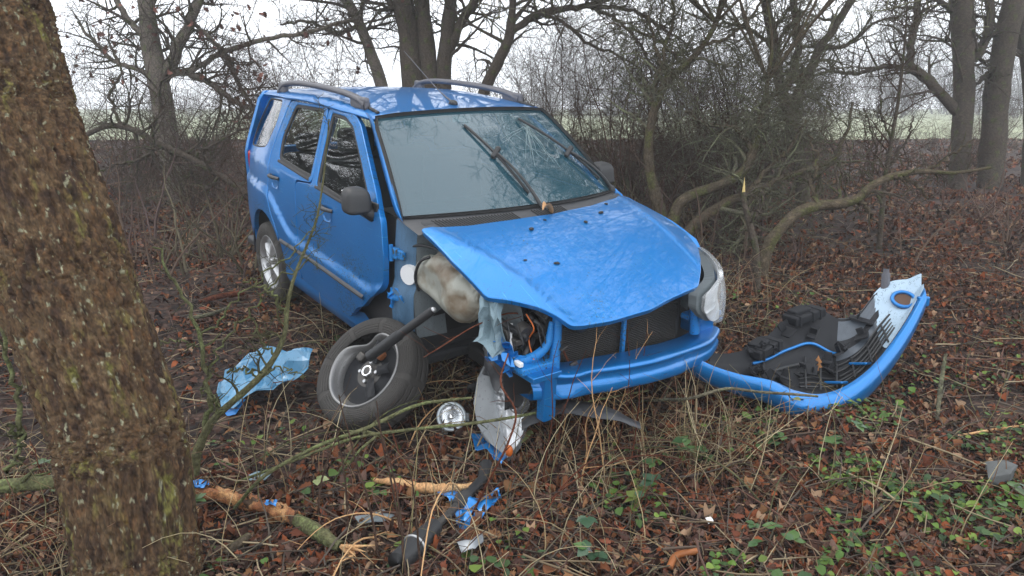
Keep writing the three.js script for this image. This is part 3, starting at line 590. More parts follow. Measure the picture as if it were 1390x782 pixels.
  for (let i = 0; i < 6; i++) { const z = 0.50 + 0.16 * wr(), x = 1.58 + 0.08 * wr(), y = 0.62 + 0.12 * wr(); mesh('torn_wire', merge([rod([[x, y, z], [x + 0.05, y - 0.05 - 0.05 * wr(), z + 0.05 * (wr() - 0.4)], [x + 0.04 * wr(), y - 0.12, z + 0.07 * (wr() - 0.3)], [x + 0.08, y - 0.17 - 0.08 * wr(), z + 0.06 * wr()]], 0.0035, 18, 5)]), i === 2 ? M.orange : M.black, car); }
  for (const [x, y, z, a] of [[1.70, 0.60, 0.44, 0.4], [1.69, 0.50, 0.60, -0.5], [1.64, 0.74, 0.50, 0.9], [1.72, 0.47, 0.36, 0.2], [1.70, 0.70, -0.42, 0]]) mesh('small_bracket', merge([box(0.012, 0.05, 0.04, 0, 0, 0, 0.003), box(0.04, 0.010, 0.04, 0.015, -0.02, 0, 0.003), new THREE.CylinderGeometry(0.006, 0.006, 0.014, 6).rotateZ(Math.PI / 2).translate(0.008, 0.008, 0)]).rotateX(a).translate(x, y, z), M.steel, car);
  mesh('horn', lathe([[0.012, -0.02], [0.042, -0.016], [0.045, 0.004], [0.03, 0.012], [0.0, 0.014]], 24).rotateZ(-Math.PI / 2).translate(1.66, 0.64, 0.27), M.black, car);
  mesh('liner_flap', slab(14, 8, (u, v) => V(1.36 + 0.16 * u, 0.36 + 0.26 * v - 0.03 * u, 0.60 + 0.03 * noise(u * 4, v * 4, 3) + 0.03 * u), 0.003), M.plastic, car);
  mesh('arch_shield', grid(20, 8, (u, v) => { const a = lerp(-0.1, Math.PI, u), z = lerp(0.30, 0.62, v); return V(1.18 + 0.37 * Math.cos(a), 0.28 + 0.34 * Math.sin(a), z); }), M.dark, car);
  mesh('arch_shield', grid(20, 8, (u, v) => { const a = lerp(-0.1, Math.PI + 0.1, u), z = lerp(-0.42, -0.74, v); return V(1.18 + 0.37 * Math.cos(a), 0.28 + 0.37 * Math.sin(a), z); }), M.dark, car);
  mesh('subframe', merge([box(0.10, 0.09, 1.0, 1.20, 0.24, 0, 0.02), box(0.7, 0.09, 0.09, 1.25, 0.26, 0.36, 0.02), box(0.7, 0.09, 0.09, 1.25, 0.26, -0.36, 0.02), rod([[1.18, 0.26, 0.36, 0.03], [1.22, 0.22, 0.52, 0.025], [1.26, 0.24, 0.62, 0.022]], 0.025, 10, 7)]), M.dark, car);
}
// ---- near-side front wing and its headlamp (the ones that survived)
{
  const lamp = (a, b) => {                     // a: 0 at the grille .. 1 on the flank, b: 0 bottom .. 1 top
    const k = Math.max(a, 1e-4), x = lerp(1.815, 1.50, Math.pow(k, 2.6)) + 0.012 * Math.sin(Math.PI * b), z = -lerp(0.385, 0.765, Math.pow(k, 0.62));
    return V(x - 0.10 * b * b * k, lerp(0.505 + 0.02 * (1 - k), lerp(0.745, 0.835, k), b), z);
  };
  const O = rounded([[0.0, 0.35], [0.12, 0.02], [0.5, 0.0], [0.86, 0.30], [1.0, 0.88], [0.9, 1.0], [0.45, 0.93], [0.0, 0.86]], 0.12, 4);
  const h = mesh('headlamp', panel(O, [], lamp, { h: 0.07, thick: 0.02, bevel: 0 }), M.lens, car);
  h.userData.label = 'whole headlamp with a clear lens';
  mesh('lamp_bowl', panel(inset(O, 0.02), [], (a, b) => { const p = lamp(a, b), q = clamp(1 - ((a - 0.5) / 0.5) ** 2) * clamp(1 - ((b - 0.5) / 0.5) ** 2); p.x -= 0.010 + 0.03 * q + 0.012 * Math.abs(noise(a * 5, b * 5, 2)); p.z += 0.004 + 0.008 * q; return p; }, { h: 0.05, thick: 0.004, bevel: 0 }), new THREE.MeshStandardMaterial({ color: lin(0.74, 0.76, 0.78), metalness: 0.4, roughness: 0.3 }), h);
  mesh('bulb_shield', new THREE.SphereGeometry(0.035, 14, 10).translate(1.655, 0.665, -0.58), M.chrome, h);
  mesh('lamp_housing', panel(inset(O, 0.004), [], (a, b) => { const p = lamp(a, b); p.x -= 0.045; p.z += 0.02; return p; }, { h: 0.06, thick: 0.05, bevel: 0 }), M.bareGrey, h);
  const top = (x) => bonnetY(x, -0.735) - 0.002;
  const O2 = [[0.75, 0.44], [0.80, 0.36], ...arch(1.18, 0.37, Math.PI - 0.1, 0.35, 12), [1.60, 0.46], [1.60, 0.52], [1.52, 0.62], [1.47, 0.80], [1.44, top(1.44)], [1.25, top(1.25)], [1.05, top(1.05)], [0.90, top(0.9)], [0.745, 0.985]];
  mesh('front_wing', mirrorZ(panel(O2, [], (x, y) => V(x, y, lerp(halfWidth(x, y), 0.742, ss(0.86, 0.98, y) * ss(0.8, 1.0, x) * 0.9)), { thick: 0.03 })), M.paint, car);
}
// ---- floor and cabin
mesh('floor_pan', merge([box(2.9, 0.06, 1.36, -0.55, 0.26, 0, 0.02), box(0.4, 0.10, 0.9, -1.5, 0.30, 0, 0.03)]), M.plastic, car);
mesh('headlining', grid(16, 10, (u, v) => { const x = lerp(0.15, -1.55, u), z = lerp(-0.53, 0.53, v); return V(x, roofY(x, z) - 0.035, z); }), new THREE.MeshStandardMaterial({ color: lin(0.12, 0.12, 0.12), roughness: 0.95 }), car);
mesh('dashboard', merge([grid(20, 12, (u, v) => { const z = lerp(-0.70, 0.70, u), a = lerp(0, 1, v); return V(lerp(0.93 - 0.36 * z * z, 0.36, Math.min(1, a * 1.6)), a < 0.62 ? 0.985 + 0.02 * Math.sin(a * 5) - 0.02 * a : lerp(0.97, 0.62, (a - 0.62) / 0.38), z); }), box(0.10, 0.12, 0.34, 0.42, 0.99, -0.36, 0.04)]), M.black, car);
{
  const sw = mesh('steering_wheel', merge([new THREE.TorusGeometry(0.18, 0.016, 8, 30).rotateY(Math.PI / 2).rotateZ(-0.45).translate(0.24, 0.93, -0.36), box(0.03, 0.05, 0.34, 0.24, 0.93, -0.36, 0.012), rod([[0.24, 0.93, -0.36], [0.45, 0.84, -0.36]], 0.03, 4, 8)]), M.black, car);
  for (const [x, z] of [[-0.18, 0.36], [-0.18, -0.36]]) { const st = mesh('front_seat', merge([box(0.50, 0.16, 0.48, x, 0.52, z, 0.06), box(0.14, 0.60, 0.46, x - 0.30, 0.82, z, 0.06).rotateZ(0).translate(0, 0, 0)]), M.fabric, car); mesh('headrest', box(0.09, 0.17, 0.25, x - 0.33, 1.22, z, 0.04), M.fabric, st); }
  const rs = mesh('rear_seat', merge([box(0.48, 0.16, 1.22, -0.95, 0.52, 0, 0.06), box(0.14, 0.56, 1.20, -1.24, 0.78, 0, 0.06)]), M.fabric, car);
  for (const z of [-0.36, 0.36]) mesh('headrest', box(0.09, 0.13, 0.24, -1.27, 1.12, z, 0.04), M.fabric, rs);
}
// ---- wheels
function tyreGeo(R, rim, w) {
  const p = [[rim, -w * 0.42], [rim + 0.012, -w * 0.47], [lerp(rim, R, 0.5), -w * 0.53], [R - 0.022, -w * 0.49], [R - 0.006, -w * 0.42], [R, -w * 0.30], [R, w * 0.30], [R - 0.006, w * 0.42], [R - 0.022, w * 0.49], [lerp(rim, R, 0.5), w * 0.53], [rim + 0.012, w * 0.47], [rim, w * 0.42]];
  return lathe(p, 56).rotateX(Math.PI / 2);      // axis along z, outer face at +z
}
function wheelParts(parent, R, rim, w, spokes, m) {
  mesh('tyre', tyreGeo(R, rim, w), M.tyre, parent);
  const r = mesh('rim', lathe([[rim - 0.035, -w * 0.40], [rim + 0.004, -w * 0.43], [rim - 0.006, -w * 0.30], [rim - 0.03, 0], [rim - 0.03, w * 0.2], [rim - 0.004, w * 0.36], [rim + 0.008, w * 0.44], [rim + 0.002, w * 0.47], [rim - 0.010, w * 0.40], [rim - 0.022, w * 0.30]], 48).rotateX(Math.PI / 2), m, parent);
  mesh('brake_drum', new THREE.CylinderGeometry(rim * 0.66, rim * 0.66, 0.05, 30).rotateX(Math.PI / 2).translate(0, 0, -w * 0.02), M.steel, parent);
  for (let i = 0; i < spokes; i++) {
    const g = grid(6, 8, (u, v) => { const rr = lerp(0.03, rim - 0.012, v), hw = lerp(0.022, 0.034, v) * (1 - 0.2 * Math.sin(Math.PI * v)), a = (u - 0.5) * 2; return V(a * hw, rr, w * 0.36 + 0.014 * (1 - a * a) - 0.02 * v * v - 0.02 * a * a); });
    mesh('spoke', g.rotateZ(i / spokes * Math.PI * 2), m, r);
  }
  mesh('hub_cap', lathe([[0, w * 0.44], [0.025, w * 0.435], [0.036, w * 0.40], [0.042, w * 0.30]], 20).rotateX(Math.PI / 2), m, r);
}
for (const [x, z] of [[-1.18, 0.70], [-1.18, -0.70], [1.18, -0.70]]) {
  const w = new THREE.Group(); w.name = 'wheel'; car.add(w); w.position.set(x, 0.285, z); if (z < 0) w.rotation.y = Math.PI; if (x > 0) w.rotation.y += 0.25;
  w.rotation.z = x;
  wheelParts(w, 0.292, 0.192, 0.165, 6, M.alloy);
}
// ---------------------------------------------------------------- where things stand: rows of x, y, z and radius in metres
const TREES = {
  ash: {
    trunks: [[[-4.87, 0, -10.94, 0.226], [-5, 0.55, -11.08, 0.184], [-5.14, 1.08, -11.21, 0.167], [-5.25, 1.72, -11.37, 0.159], [-5.36, 2.31, -11.51, 0.142], [-5.47, 3.11, -11.71, 0.125], [-5.55, 4.39, -12.03, 0.1], [-5.64, 6.31, -12.51, 0.067], [-5.71, 8.13, -12.96, 0.025]]],
    limbs: [[[-5.21, 1.96, -11.43, 0.093], [-4.95, 2.49, -11.56, 0.084], [-4.76, 2.9, -11.66, 0.075], [-4.56, 3.38, -11.78, 0.065], [-4.29, 4.18, -11.98, 0.047], [-3.96, 5.35, -12.27, 0.019]],
      [[-5.14, 2.04, -11.45, 0.047], [-4.76, 2.1, -11.46, 0.042], [-4.46, 2.28, -11.51, 0.042], [-4.01, 2.47, -11.55, 0.037], [-3.41, 2.58, -11.58, 0.033], [-2.81, 2.71, -11.61, 0.028], [-2.25, 2.9, -11.66, 0.019]],
      [[-5.16, 2.08, -11.46, 0.047], [-4.84, 2.04, -11.45, 0.047], [-4.46, 1.88, -11.41, 0.047], [-4.15, 1.64, -11.35, 0.042], [-3.77, 1.51, -11.31, 0.037], [-3.41, 1.49, -11.31, 0.019]],
      [[-4.76, 2.79, -11.63, 0.033], [-4.51, 2.56, -11.58, 0.033], [-4.29, 2.31, -11.51, 0.037], [-4.07, 1.88, -11.41, 0.037], [-3.85, 1.53, -11.32, 0.033]],
      [[-5.28, 1.94, -11.42, 0.047], [-5.55, 2.1, -11.46, 0.037], [-5.89, 2.2, -11.49, 0.033], [-6.21, 2.47, -11.55, 0.028], [-6.49, 2.79, -11.63, 0.019]],
      [[-5.39, 2.47, -11.55, 0.056], [-5.78, 2.9, -11.66, 0.047], [-6.11, 3.54, -11.82, 0.037], [-6.43, 4.29, -12.01, 0.019]],
      [[-5.45, 3.01, -11.69, 0.065], [-5.12, 3.75, -11.87, 0.056], [-4.84, 4.82, -12.14, 0.037], [-4.76, 5.99, -12.43, 0.019]],
      [[-5.55, 4.29, -12.01, 0.056], [-6, 5.14, -12.22, 0.037], [-6.32, 6.21, -12.49, 0.019]],
      [[-5.6, 5.25, -12.25, 0.047], [-5.28, 6.21, -12.49, 0.037], [-5, 7.17, -12.72, 0.019]]] },
  bough: {
    trunks: [[[-5.46, 0.99, -8.71, 0.02], [-5.07, 1.2, -8.76, 0.026], [-4.69, 1.36, -8.8, 0.033], [-4.39, 1.3, -8.79, 0.039], [-4.13, 1.15, -8.75, 0.039], [-3.74, 0.98, -8.71, 0.039], [-3.4, 0.78, -8.66, 0.036], [-3.01, 0.55, -8.6, 0.033]]],
    limbs: [[[-4.13, 1.15, -8.75, 0.022], [-4.34, 0.99, -8.71, 0.018], [-4.6, 0.93, -8.7, 0.015], [-4.94, 0.78, -8.66, 0.007]],
      [[-3.74, 0.98, -8.71, 0.022], [-3.4, 1.2, -8.76, 0.018], [-3.05, 1.35, -8.8, 0.015], [-2.71, 1.53, -8.85, 0.007]],
      [[-4.56, 1.36, -8.8, 0.022], [-4.69, 1.7, -8.89, 0.018], [-4.56, 1.95, -8.95, 0.015], [-4.69, 2.28, -9.03, 0.007]]] },
  leaner: {
    trunks: [[[-1.78, 0, -11.45, 0.122], [-1.9, 1.17, -11.75, 0.105], [-2.04, 1.9, -11.93, 0.096], [-2.21, 2.4, -12.05, 0.087], [-2.42, 2.9, -12.18, 0.083], [-2.65, 3.29, -12.27, 0.079], [-2.99, 4.19, -12.5, 0.061], [-3.33, 5.52, -12.83, 0.044], [-3.56, 7.09, -13.22, 0.017]]],
    limbs: [[[-2.19, 2.34, -12.04, 0.049], [-2.36, 2.85, -12.16, 0.039], [-2.24, 3.52, -12.33, 0.029], [-2.01, 4.41, -12.55, 0.015]],
      [[-2.59, 3.24, -12.26, 0.049], [-3.05, 3.52, -12.33, 0.039], [-3.74, 3.68, -12.37, 0.024], [-4.43, 4.07, -12.47, 0.015]],
      [[-2.36, 2.79, -12.15, 0.039], [-2.76, 2.68, -12.12, 0.029], [-3.16, 2.85, -12.16, 0.024], [-3.62, 2.79, -12.15, 0.015]]] },
  stems: {
    trunks: [[[-1.42, 0.07, -10.96, 0.201], [-1.44, 1.19, -11.23, 0.176], [-1.49, 1.94, -11.42, 0.167], [-1.54, 2.58, -11.58, 0.159], [-1.62, 3.11, -11.71, 0.15], [-1.67, 4.29, -12.01, 0.125], [-1.73, 5.89, -12.41, 0.075], [-1.84, 7.7, -12.86, 0.025]],
      [[-1.22, 0.07, -10.96, 0.184], [-1.2, 1.19, -11.23, 0.15], [-1.22, 1.94, -11.42, 0.134], [-1.29, 2.58, -11.58, 0.117], [-1.34, 3.11, -11.71, 0.109], [-1.21, 4.39, -12.03, 0.084], [-1.02, 6.42, -12.54, 0.05], [-0.94, 7.92, -12.91, 0.017]],
      [[-1.04, 0.07, -10.96, 0.167], [-1.02, 1.3, -11.26, 0.134], [-1.03, 1.99, -11.43, 0.117], [-0.98, 2.53, -11.57, 0.1], [-0.91, 3.11, -11.71, 0.092], [-0.76, 4.29, -12.01, 0.067], [-0.58, 5.89, -12.41, 0.033], [-0.49, 7.17, -12.72, 0.017]]],
    limbs: [[[-1.01, 2.24, -11.5, 0.084], [-0.8, 2.69, -11.61, 0.075], [-0.58, 3.09, -11.71, 0.065], [-0.16, 3.91, -11.91, 0.047], [0.39, 5.03, -12.19, 0.019]],
      [[-1.56, 2.79, -11.63, 0.065], [-1.92, 3.22, -11.74, 0.047], [-2.15, 3.86, -11.9, 0.037], [-2.48, 4.71, -12.11, 0.019]],
      [[-1.27, 2.47, -11.55, 0.056], [-1.49, 2.9, -11.66, 0.047], [-1.82, 3.11, -11.71, 0.037], [-2.25, 3.54, -11.82, 0.019]],
      [[-1.65, 3.86, -11.9, 0.065], [-1.27, 4.71, -12.11, 0.047], [-0.6, 5.67, -12.35, 0.028]],
      [[-1.16, 4.61, -12.09, 0.056], [-0.49, 5.14, -12.22, 0.037], [0.28, 6.1, -12.46, 0.019]],
      [[-1.71, 5.25, -12.25, 0.056], [-2.36, 5.99, -12.43, 0.037], [-2.92, 7.17, -12.72, 0.019]]] },
  maple: {
    trunks: [[[-0.7, 0.09, -10.44, 0.096], [-0.58, 1.11, -10.7, 0.08], [-0.37, 1.84, -10.88, 0.076], [-0.2, 2.18, -10.97, 0.076], [-0.05, 2.51, -11.05, 0.072], [0, 2.84, -11.13, 0.056], [0.03, 3.2, -11.22, 0.048], [0.12, 4.16, -11.46, 0.032], [0.21, 5.39, -11.77, 0.016]]],
    limbs: [[[-0.05, 2.58, -11.07, 0.054], [0.18, 2.74, -11.11, 0.054], [0.42, 2.86, -11.14, 0.049], [0.74, 2.92, -11.15, 0.045], [1.1, 2.96, -11.16, 0.04], [1.57, 3.17, -11.21, 0.036], [2.15, 3.45, -11.28, 0.022]],
      [[0.42, 2.86, -11.14, 0.027], [0.79, 2.69, -11.09, 0.027], [1.1, 2.43, -11.03, 0.022], [1.42, 2.31, -11, 0.018], [1.84, 2.08, -10.94, 0.011]],
      [[1.1, 2.96, -11.16, 0.027], [1.52, 2.74, -11.11, 0.022], [1.89, 2.33, -11, 0.018], [2, 1.92, -10.9, 0.009]],
      [[0.02, 3.04, -11.18, 0.036], [-0.37, 3.65, -11.33, 0.027], [-0.58, 4.37, -11.51, 0.013]],
      [[1.1, 2.95, -11.16, 0.027], [1.73, 2.89, -11.14, 0.027], [2.15, 2.64, -11.08, 0.022], [2.52, 2.43, -11.03, 0.013]]] },
  mossy: {
    trunks: [[[1.56, 0.28, -7.09, 0.066], [1.48, 0.49, -7.14, 0.06], [1.4, 0.74, -7.21, 0.055], [1.34, 1.02, -7.28, 0.049], [1.34, 1.3, -7.34, 0.044], [1.4, 1.58, -7.41, 0.044], [1.51, 1.81, -7.47, 0.038], [1.69, 1.97, -7.51, 0.033], [1.87, 2.16, -7.56, 0.027], [1.99, 2.37, -7.61, 0.025], [2.09, 2.73, -7.7, 0.022], [2.12, 3.36, -7.86, 0.011]]],
    limbs: [[[1.39, 1.54, -7.41, 0.031], [1.38, 1.75, -7.46, 0.031], [1.45, 1.93, -7.5, 0.024], [1.4, 2.17, -7.56, 0.018], [1.33, 2.45, -7.63, 0.012]],
      [[1.51, 1.81, -7.47, 0.018], [1.48, 2.1, -7.55, 0.018], [1.58, 2.45, -7.63, 0.015], [1.48, 2.94, -7.75, 0.009]],
      [[1.87, 2.16, -7.56, 0.018], [2.12, 2.24, -7.58, 0.018], [2.34, 2.45, -7.63, 0.015], [2.56, 2.8, -7.72, 0.009]],
      [[1.69, 1.97, -7.51, 0.018], [1.48, 2.17, -7.56, 0.015], [1.19, 2.31, -7.6, 0.012], [0.9, 2.38, -7.61, 0.006]]] },
  hawthorn: {
    trunks: [[[1.47, 0.35, -6.9, 0.059], [1.57, 0.65, -6.98, 0.053], [1.71, 0.76, -7.01, 0.048], [1.96, 0.85, -7.03, 0.048], [2.16, 0.95, -7.05, 0.045], [2.26, 1.08, -7.09, 0.043], [2.33, 1.34, -7.15, 0.037], [2.4, 1.61, -7.22, 0.032], [2.43, 1.82, -7.27, 0.021], [2.47, 2.15, -7.35, 0.016], [2.42, 2.56, -7.45, 0.011]]],
    limbs: [[[1.65, 0.39, -6.91, 0.054], [1.82, 0.56, -6.95, 0.051], [2.03, 0.69, -6.99, 0.048], [2.24, 0.78, -7.01, 0.042], [2.52, 0.89, -7.04, 0.033], [2.8, 1, -7.06, 0.03], [3.04, 1.1, -7.09, 0.024], [3.16, 1.29, -7.14, 0.018], [3.24, 1.61, -7.22, 0.012]],
      [[2.29, 1.17, -7.11, 0.03], [2.13, 1.37, -7.16, 0.024], [1.85, 1.41, -7.17, 0.018], [1.65, 1.54, -7.2, 0.012]],
      [[2.39, 1.54, -7.2, 0.024], [2.55, 1.75, -7.25, 0.018], [2.77, 1.88, -7.28, 0.012]],
      [[2.27, 0.78, -7.01, 0.03], [2.22, 0.52, -6.95, 0.03], [2.21, 0.22, -6.87, 0.036]],
      [[2.24, 0.78, -7.01, 0.024], [2.45, 1.03, -7.07, 0.024], [2.62, 1.17, -7.11, 0.018], [2.8, 1.44, -7.17, 0.012]]] },
  dark: {
    trunks: [[[4.17, 0.09, -10.44, 0.112], [4.13, 0.55, -10.56, 0.096], [4.06, 0.95, -10.66, 0.096], [4, 1.29, -10.74, 0.096], [3.92, 1.57, -10.81, 0.088], [3.81, 1.9, -10.9, 0.072], [3.75, 2.38, -11.02, 0.072], [3.62, 2.99, -11.17, 0.064], [3.52, 4.27, -11.49, 0.048], [3.43, 5.69, -11.84, 0.024]]],
    limbs: [[[3.99, 1.41, -10.77, 0.08], [4.07, 1.72, -10.85, 0.08], [4.23, 2.04, -10.93, 0.071], [4.38, 2.38, -11.02, 0.062], [4.62, 2.69, -11.09, 0.054], [4.83, 3.04, -11.18, 0.054], [5.14, 3.96, -11.41, 0.036], [5.36, 5.08, -11.69, 0.018]],
      [[3.85, 1.74, -10.86, 0.054], [4, 2.02, -10.93, 0.054], [4.08, 2.43, -11.03, 0.054], [4.02, 2.94, -11.16, 0.054], [3.99, 3.86, -11.38, 0.036], [4.15, 5.08, -11.69, 0.018]],
      [[4, 1.29, -10.74, 0.045], [3.78, 0.95, -10.66, 0.036], [3.64, 0.65, -10.58, 0.027], [3.52, 0.39, -10.52, 0.018]],
      [[4.38, 2.38, -11.02, 0.036], [4.78, 2.43, -11.03, 0.027], [5.2, 2.74, -11.11, 0.018], [5.62, 2.84, -11.13, 0.009]],
      [[3.75, 2.38, -11.02, 0.036], [3.36, 2.64, -11.08, 0.027], [2.99, 2.74, -11.11, 0.018]],
      [[3.62, 3.15, -11.21, 0.045], [3.1, 3.86, -11.38, 0.027], [2.57, 4.57, -11.56, 0.018]]] },
  clump: {
    trunks: [[[7.81, 0.01, -13, 0.168], [7.92, 0.8, -13.2, 0.158], [7.97, 1.75, -13.43, 0.168], [7.97, 2.63, -13.65, 0.188], [7.93, 3.39, -13.84, 0.188], [7.87, 5.28, -14.32, 0.148], [7.73, 7.55, -14.88, 0.079], [7.67, 9.44, -15.35, 0.03]],
      [[8.41, 0.03, -13.01, 0.217], [8.49, 0.99, -13.25, 0.207], [8.59, 2, -13.5, 0.198], [8.74, 2.82, -13.7, 0.188], [8.85, 3.39, -13.84, 0.178], [9.06, 5.28, -14.32, 0.128], [9.23, 7.55, -14.88, 0.069], [9.29, 9.19, -15.29, 0.02]],
      [[9.16, 0.08, -13.02, 0.158], [9.19, 1.12, -13.28, 0.138], [9.14, 2, -13.5, 0.119], [9.06, 2.76, -13.69, 0.119], [8.97, 3.39, -13.84, 0.109], [8.84, 5.03, -14.25, 0.079], [8.71, 6.92, -14.72, 0.03]]],
    limbs: [[[7.92, 1.43, -13.36, 0.099], [7.6, 1.75, -13.43, 0.088], [7.28, 2.06, -13.51, 0.088], [7.03, 2.28, -13.57, 0.077], [7.06, 2.69, -13.67, 0.066], [7.16, 3.26, -13.81, 0.066], [7.11, 4.27, -14.06, 0.044], [6.96, 5.41, -14.35, 0.022]],
      [[7.09, 2.23, -13.55, 0.044], [6.63, 2.25, -13.56, 0.044], [6.04, 2.13, -13.53, 0.033], [5.52, 2.19, -13.54, 0.022]],
      [[7.97, 2.13, -13.53, 0.077], [8.32, 2.63, -13.65, 0.077], [8.45, 3.13, -13.78, 0.066], [8.38, 4.14, -14.03, 0.044]],
      [[7.87, 3.89, -13.97, 0.088], [7.22, 4.65, -14.16, 0.055], [6.57, 5.78, -14.44, 0.033]],
      [[8.97, 4.14, -14.03, 0.088], [8.38, 5.28, -14.32, 0.055], [7.87, 6.67, -14.66, 0.033]],
      [[8.78, 2.63, -13.65, 0.066], [8.45, 2.19, -13.54, 0.044], [8.12, 1.87, -13.47, 0.022]],
      [[7.93, 3.13, -13.78, 0.055], [7.47, 3.39, -13.84, 0.044], [6.83, 3.64, -13.91, 0.022]]] },
  bent: {
    trunks: [[[2.01, 0.38, -5.88, 0.054], [2.1, 0.5, -5.91, 0.048], [2.2, 0.63, -5.94, 0.045], [2.34, 0.75, -5.97, 0.045], [2.5, 0.8, -5.98, 0.042], [2.7, 0.82, -5.99, 0.039], [2.82, 0.86, -6, 0.036], [2.92, 0.95, -6.02, 0.033], [3.09, 1.03, -6.04, 0.027], [3.33, 1.07, -6.05, 0.021], [3.63, 1.06, -6.05, 0.015], [3.9, 1.1, -6.06, 0.012]]],
    limbs: [[[2.82, 0.85, -6, 0.018], [2.9, 0.77, -5.98, 0.015], [2.94, 0.68, -5.95, 0.009]],
      [[3.09, 1.03, -6.04, 0.018], [3.24, 1, -6.03, 0.015], [3.39, 0.86, -6, 0.009]],
      [[3.33, 1.07, -6.05, 0.012], [3.54, 1.17, -6.08, 0.012], [3.75, 1.32, -6.11, 0.006]],
      [[2.5, 0.8, -5.98, 0.018], [2.43, 0.97, -6.03, 0.015], [2.49, 1.17, -6.08, 0.012], [2.4, 1.38, -6.13, 0.006]]] },
  sapling: {
    trunks: [[[3.73, 0.07, -7.35, 0.029], [3.76, 0.45, -7.44, 0.026], [3.79, 0.81, -7.53, 0.023], [3.85, 1.18, -7.62, 0.02], [3.94, 1.68, -7.75, 0.017], [4, 2.19, -7.88, 0.011], [4.03, 2.63, -7.99, 0.006]]],
    limbs: [[[3.77, 0.59, -7.48, 0.016], [3.67, 0.88, -7.55, 0.013], [3.71, 1.18, -7.62, 0.01], [3.56, 1.54, -7.71, 0.006]],
      [[3.81, 0.96, -7.57, 0.013], [3.98, 1.18, -7.62, 0.013], [4.09, 1.47, -7.7, 0.006]],
      [[3.86, 1.25, -7.64, 0.013], [3.75, 1.54, -7.71, 0.01], [3.79, 1.9, -7.81, 0.006]]] },
  snapped: {
    trunks: [[[1.89, 0.35, -5.46, 0.031], [1.85, 0.55, -5.51, 0.028], [1.81, 0.71, -5.55, 0.025], [1.77, 0.85, -5.58, 0.022], [1.76, 0.95, -5.61, 0.02]]],
    limbs: [[[1.81, 0.71, -5.55, 0.011], [1.88, 0.82, -5.58, 0.011], [1.92, 1.01, -5.62, 0.006]]] },
  green: {
    trunks: [[[-1.36, 0.01, -2.82, 0.022], [-1.33, 0.15, -2.83, 0.02], [-1.3, 0.23, -2.83, 0.018], [-1.24, 0.33, -2.83, 0.015], [-1.14, 0.42, -2.85, 0.014], [-1.05, 0.5, -2.87, 0.013], [-0.98, 0.59, -2.89, 0.012], [-0.94, 0.69, -2.92, 0.011], [-0.93, 0.79, -2.94, 0.009], [-0.9, 0.91, -2.97, 0.007], [-0.86, 1.03, -3.05, 0.006], [-0.82, 1.14, -3.08, 0.005], [-0.79, 1.32, -3.12, 0.004], [-0.77, 1.54, -3.18, 0.003]]],
    limbs: [[[-1.3, 0.22, -2.83, 0.014], [-1.28, 0.33, -2.88, 0.012], [-1.27, 0.43, -2.9, 0.011], [-1.29, 0.54, -2.93, 0.01], [-1.32, 0.64, -2.95, 0.009], [-1.34, 0.73, -2.98, 0.008], [-1.4, 0.84, -3, 0.007], [-1.45, 0.94, -3.03, 0.006], [-1.51, 1.03, -3.05, 0.004]],
      [[-0.94, 0.76, -2.93, 0.007], [-0.99, 0.84, -2.95, 0.006], [-1.05, 0.88, -2.96, 0.005], [-1.11, 0.9, -2.97, 0.003]],
      [[-1.31, 0.64, -2.95, 0.005], [-1.22, 0.73, -2.98, 0.005], [-1.12, 0.84, -3, 0.004], [-1.01, 0.93, -3.03, 0.004], [-0.9, 1.03, -3.05, 0.003], [-0.79, 1.15, -3.08, 0.002]],
      [[-1.28, 0.51, -2.92, 0.005], [-1.19, 0.66, -2.96, 0.005], [-1.08, 0.78, -2.99, 0.004], [-1, 0.87, -3.01, 0.004], [-0.85, 0.97, -3.04, 0.003]],
      [[-1.2, 0.36, -2.83, 0.006], [-1.22, 0.44, -2.8, 0.005], [-1.26, 0.48, -2.81, 0.004]],
      [[-1.05, 0.5, -2.87, 0.005], [-1.11, 0.54, -2.88, 0.005], [-1.19, 0.52, -2.88, 0.004]],
      [[-1.05, 0.51, -2.87, 0.005], [-0.95, 0.54, -2.88, 0.004], [-0.86, 0.5, -2.87, 0.002]],
      [[-1.32, 0.61, -2.95, 0.004], [-1.41, 0.64, -2.95, 0.004], [-1.52, 0.61, -2.95, 0.003]],
      [[-0.98, 0.59, -2.89, 0.005], [-1.05, 0.66, -2.91, 0.004], [-1.08, 0.75, -2.93, 0.003]]] },
  left: {
    trunks: [[[-2.13, 0.12, -2.62, 0.026], [-2.02, 0.14, -2.62, 0.028], [-1.9, 0.15, -2.63, 0.028], [-1.78, 0.16, -2.63, 0.026], [-1.67, 0.18, -2.63, 0.02]]],
    limbs: [[[-1.85, 0.46, -2.5, 0.008], [-1.85, 0.4, -2.54, 0.008], [-1.83, 0.46, -2.55, 0.01], [-1.82, 0.58, -2.53, 0.009], [-1.86, 0.71, -2.56, 0.008], [-1.89, 0.86, -2.6, 0.007], [-1.88, 0.98, -2.63, 0.004]],
      [[-1.83, 0.43, -2.54, 0.007], [-1.83, 0.35, -2.52, 0.007], [-1.92, 0.25, -2.55, 0.008]]] },
};
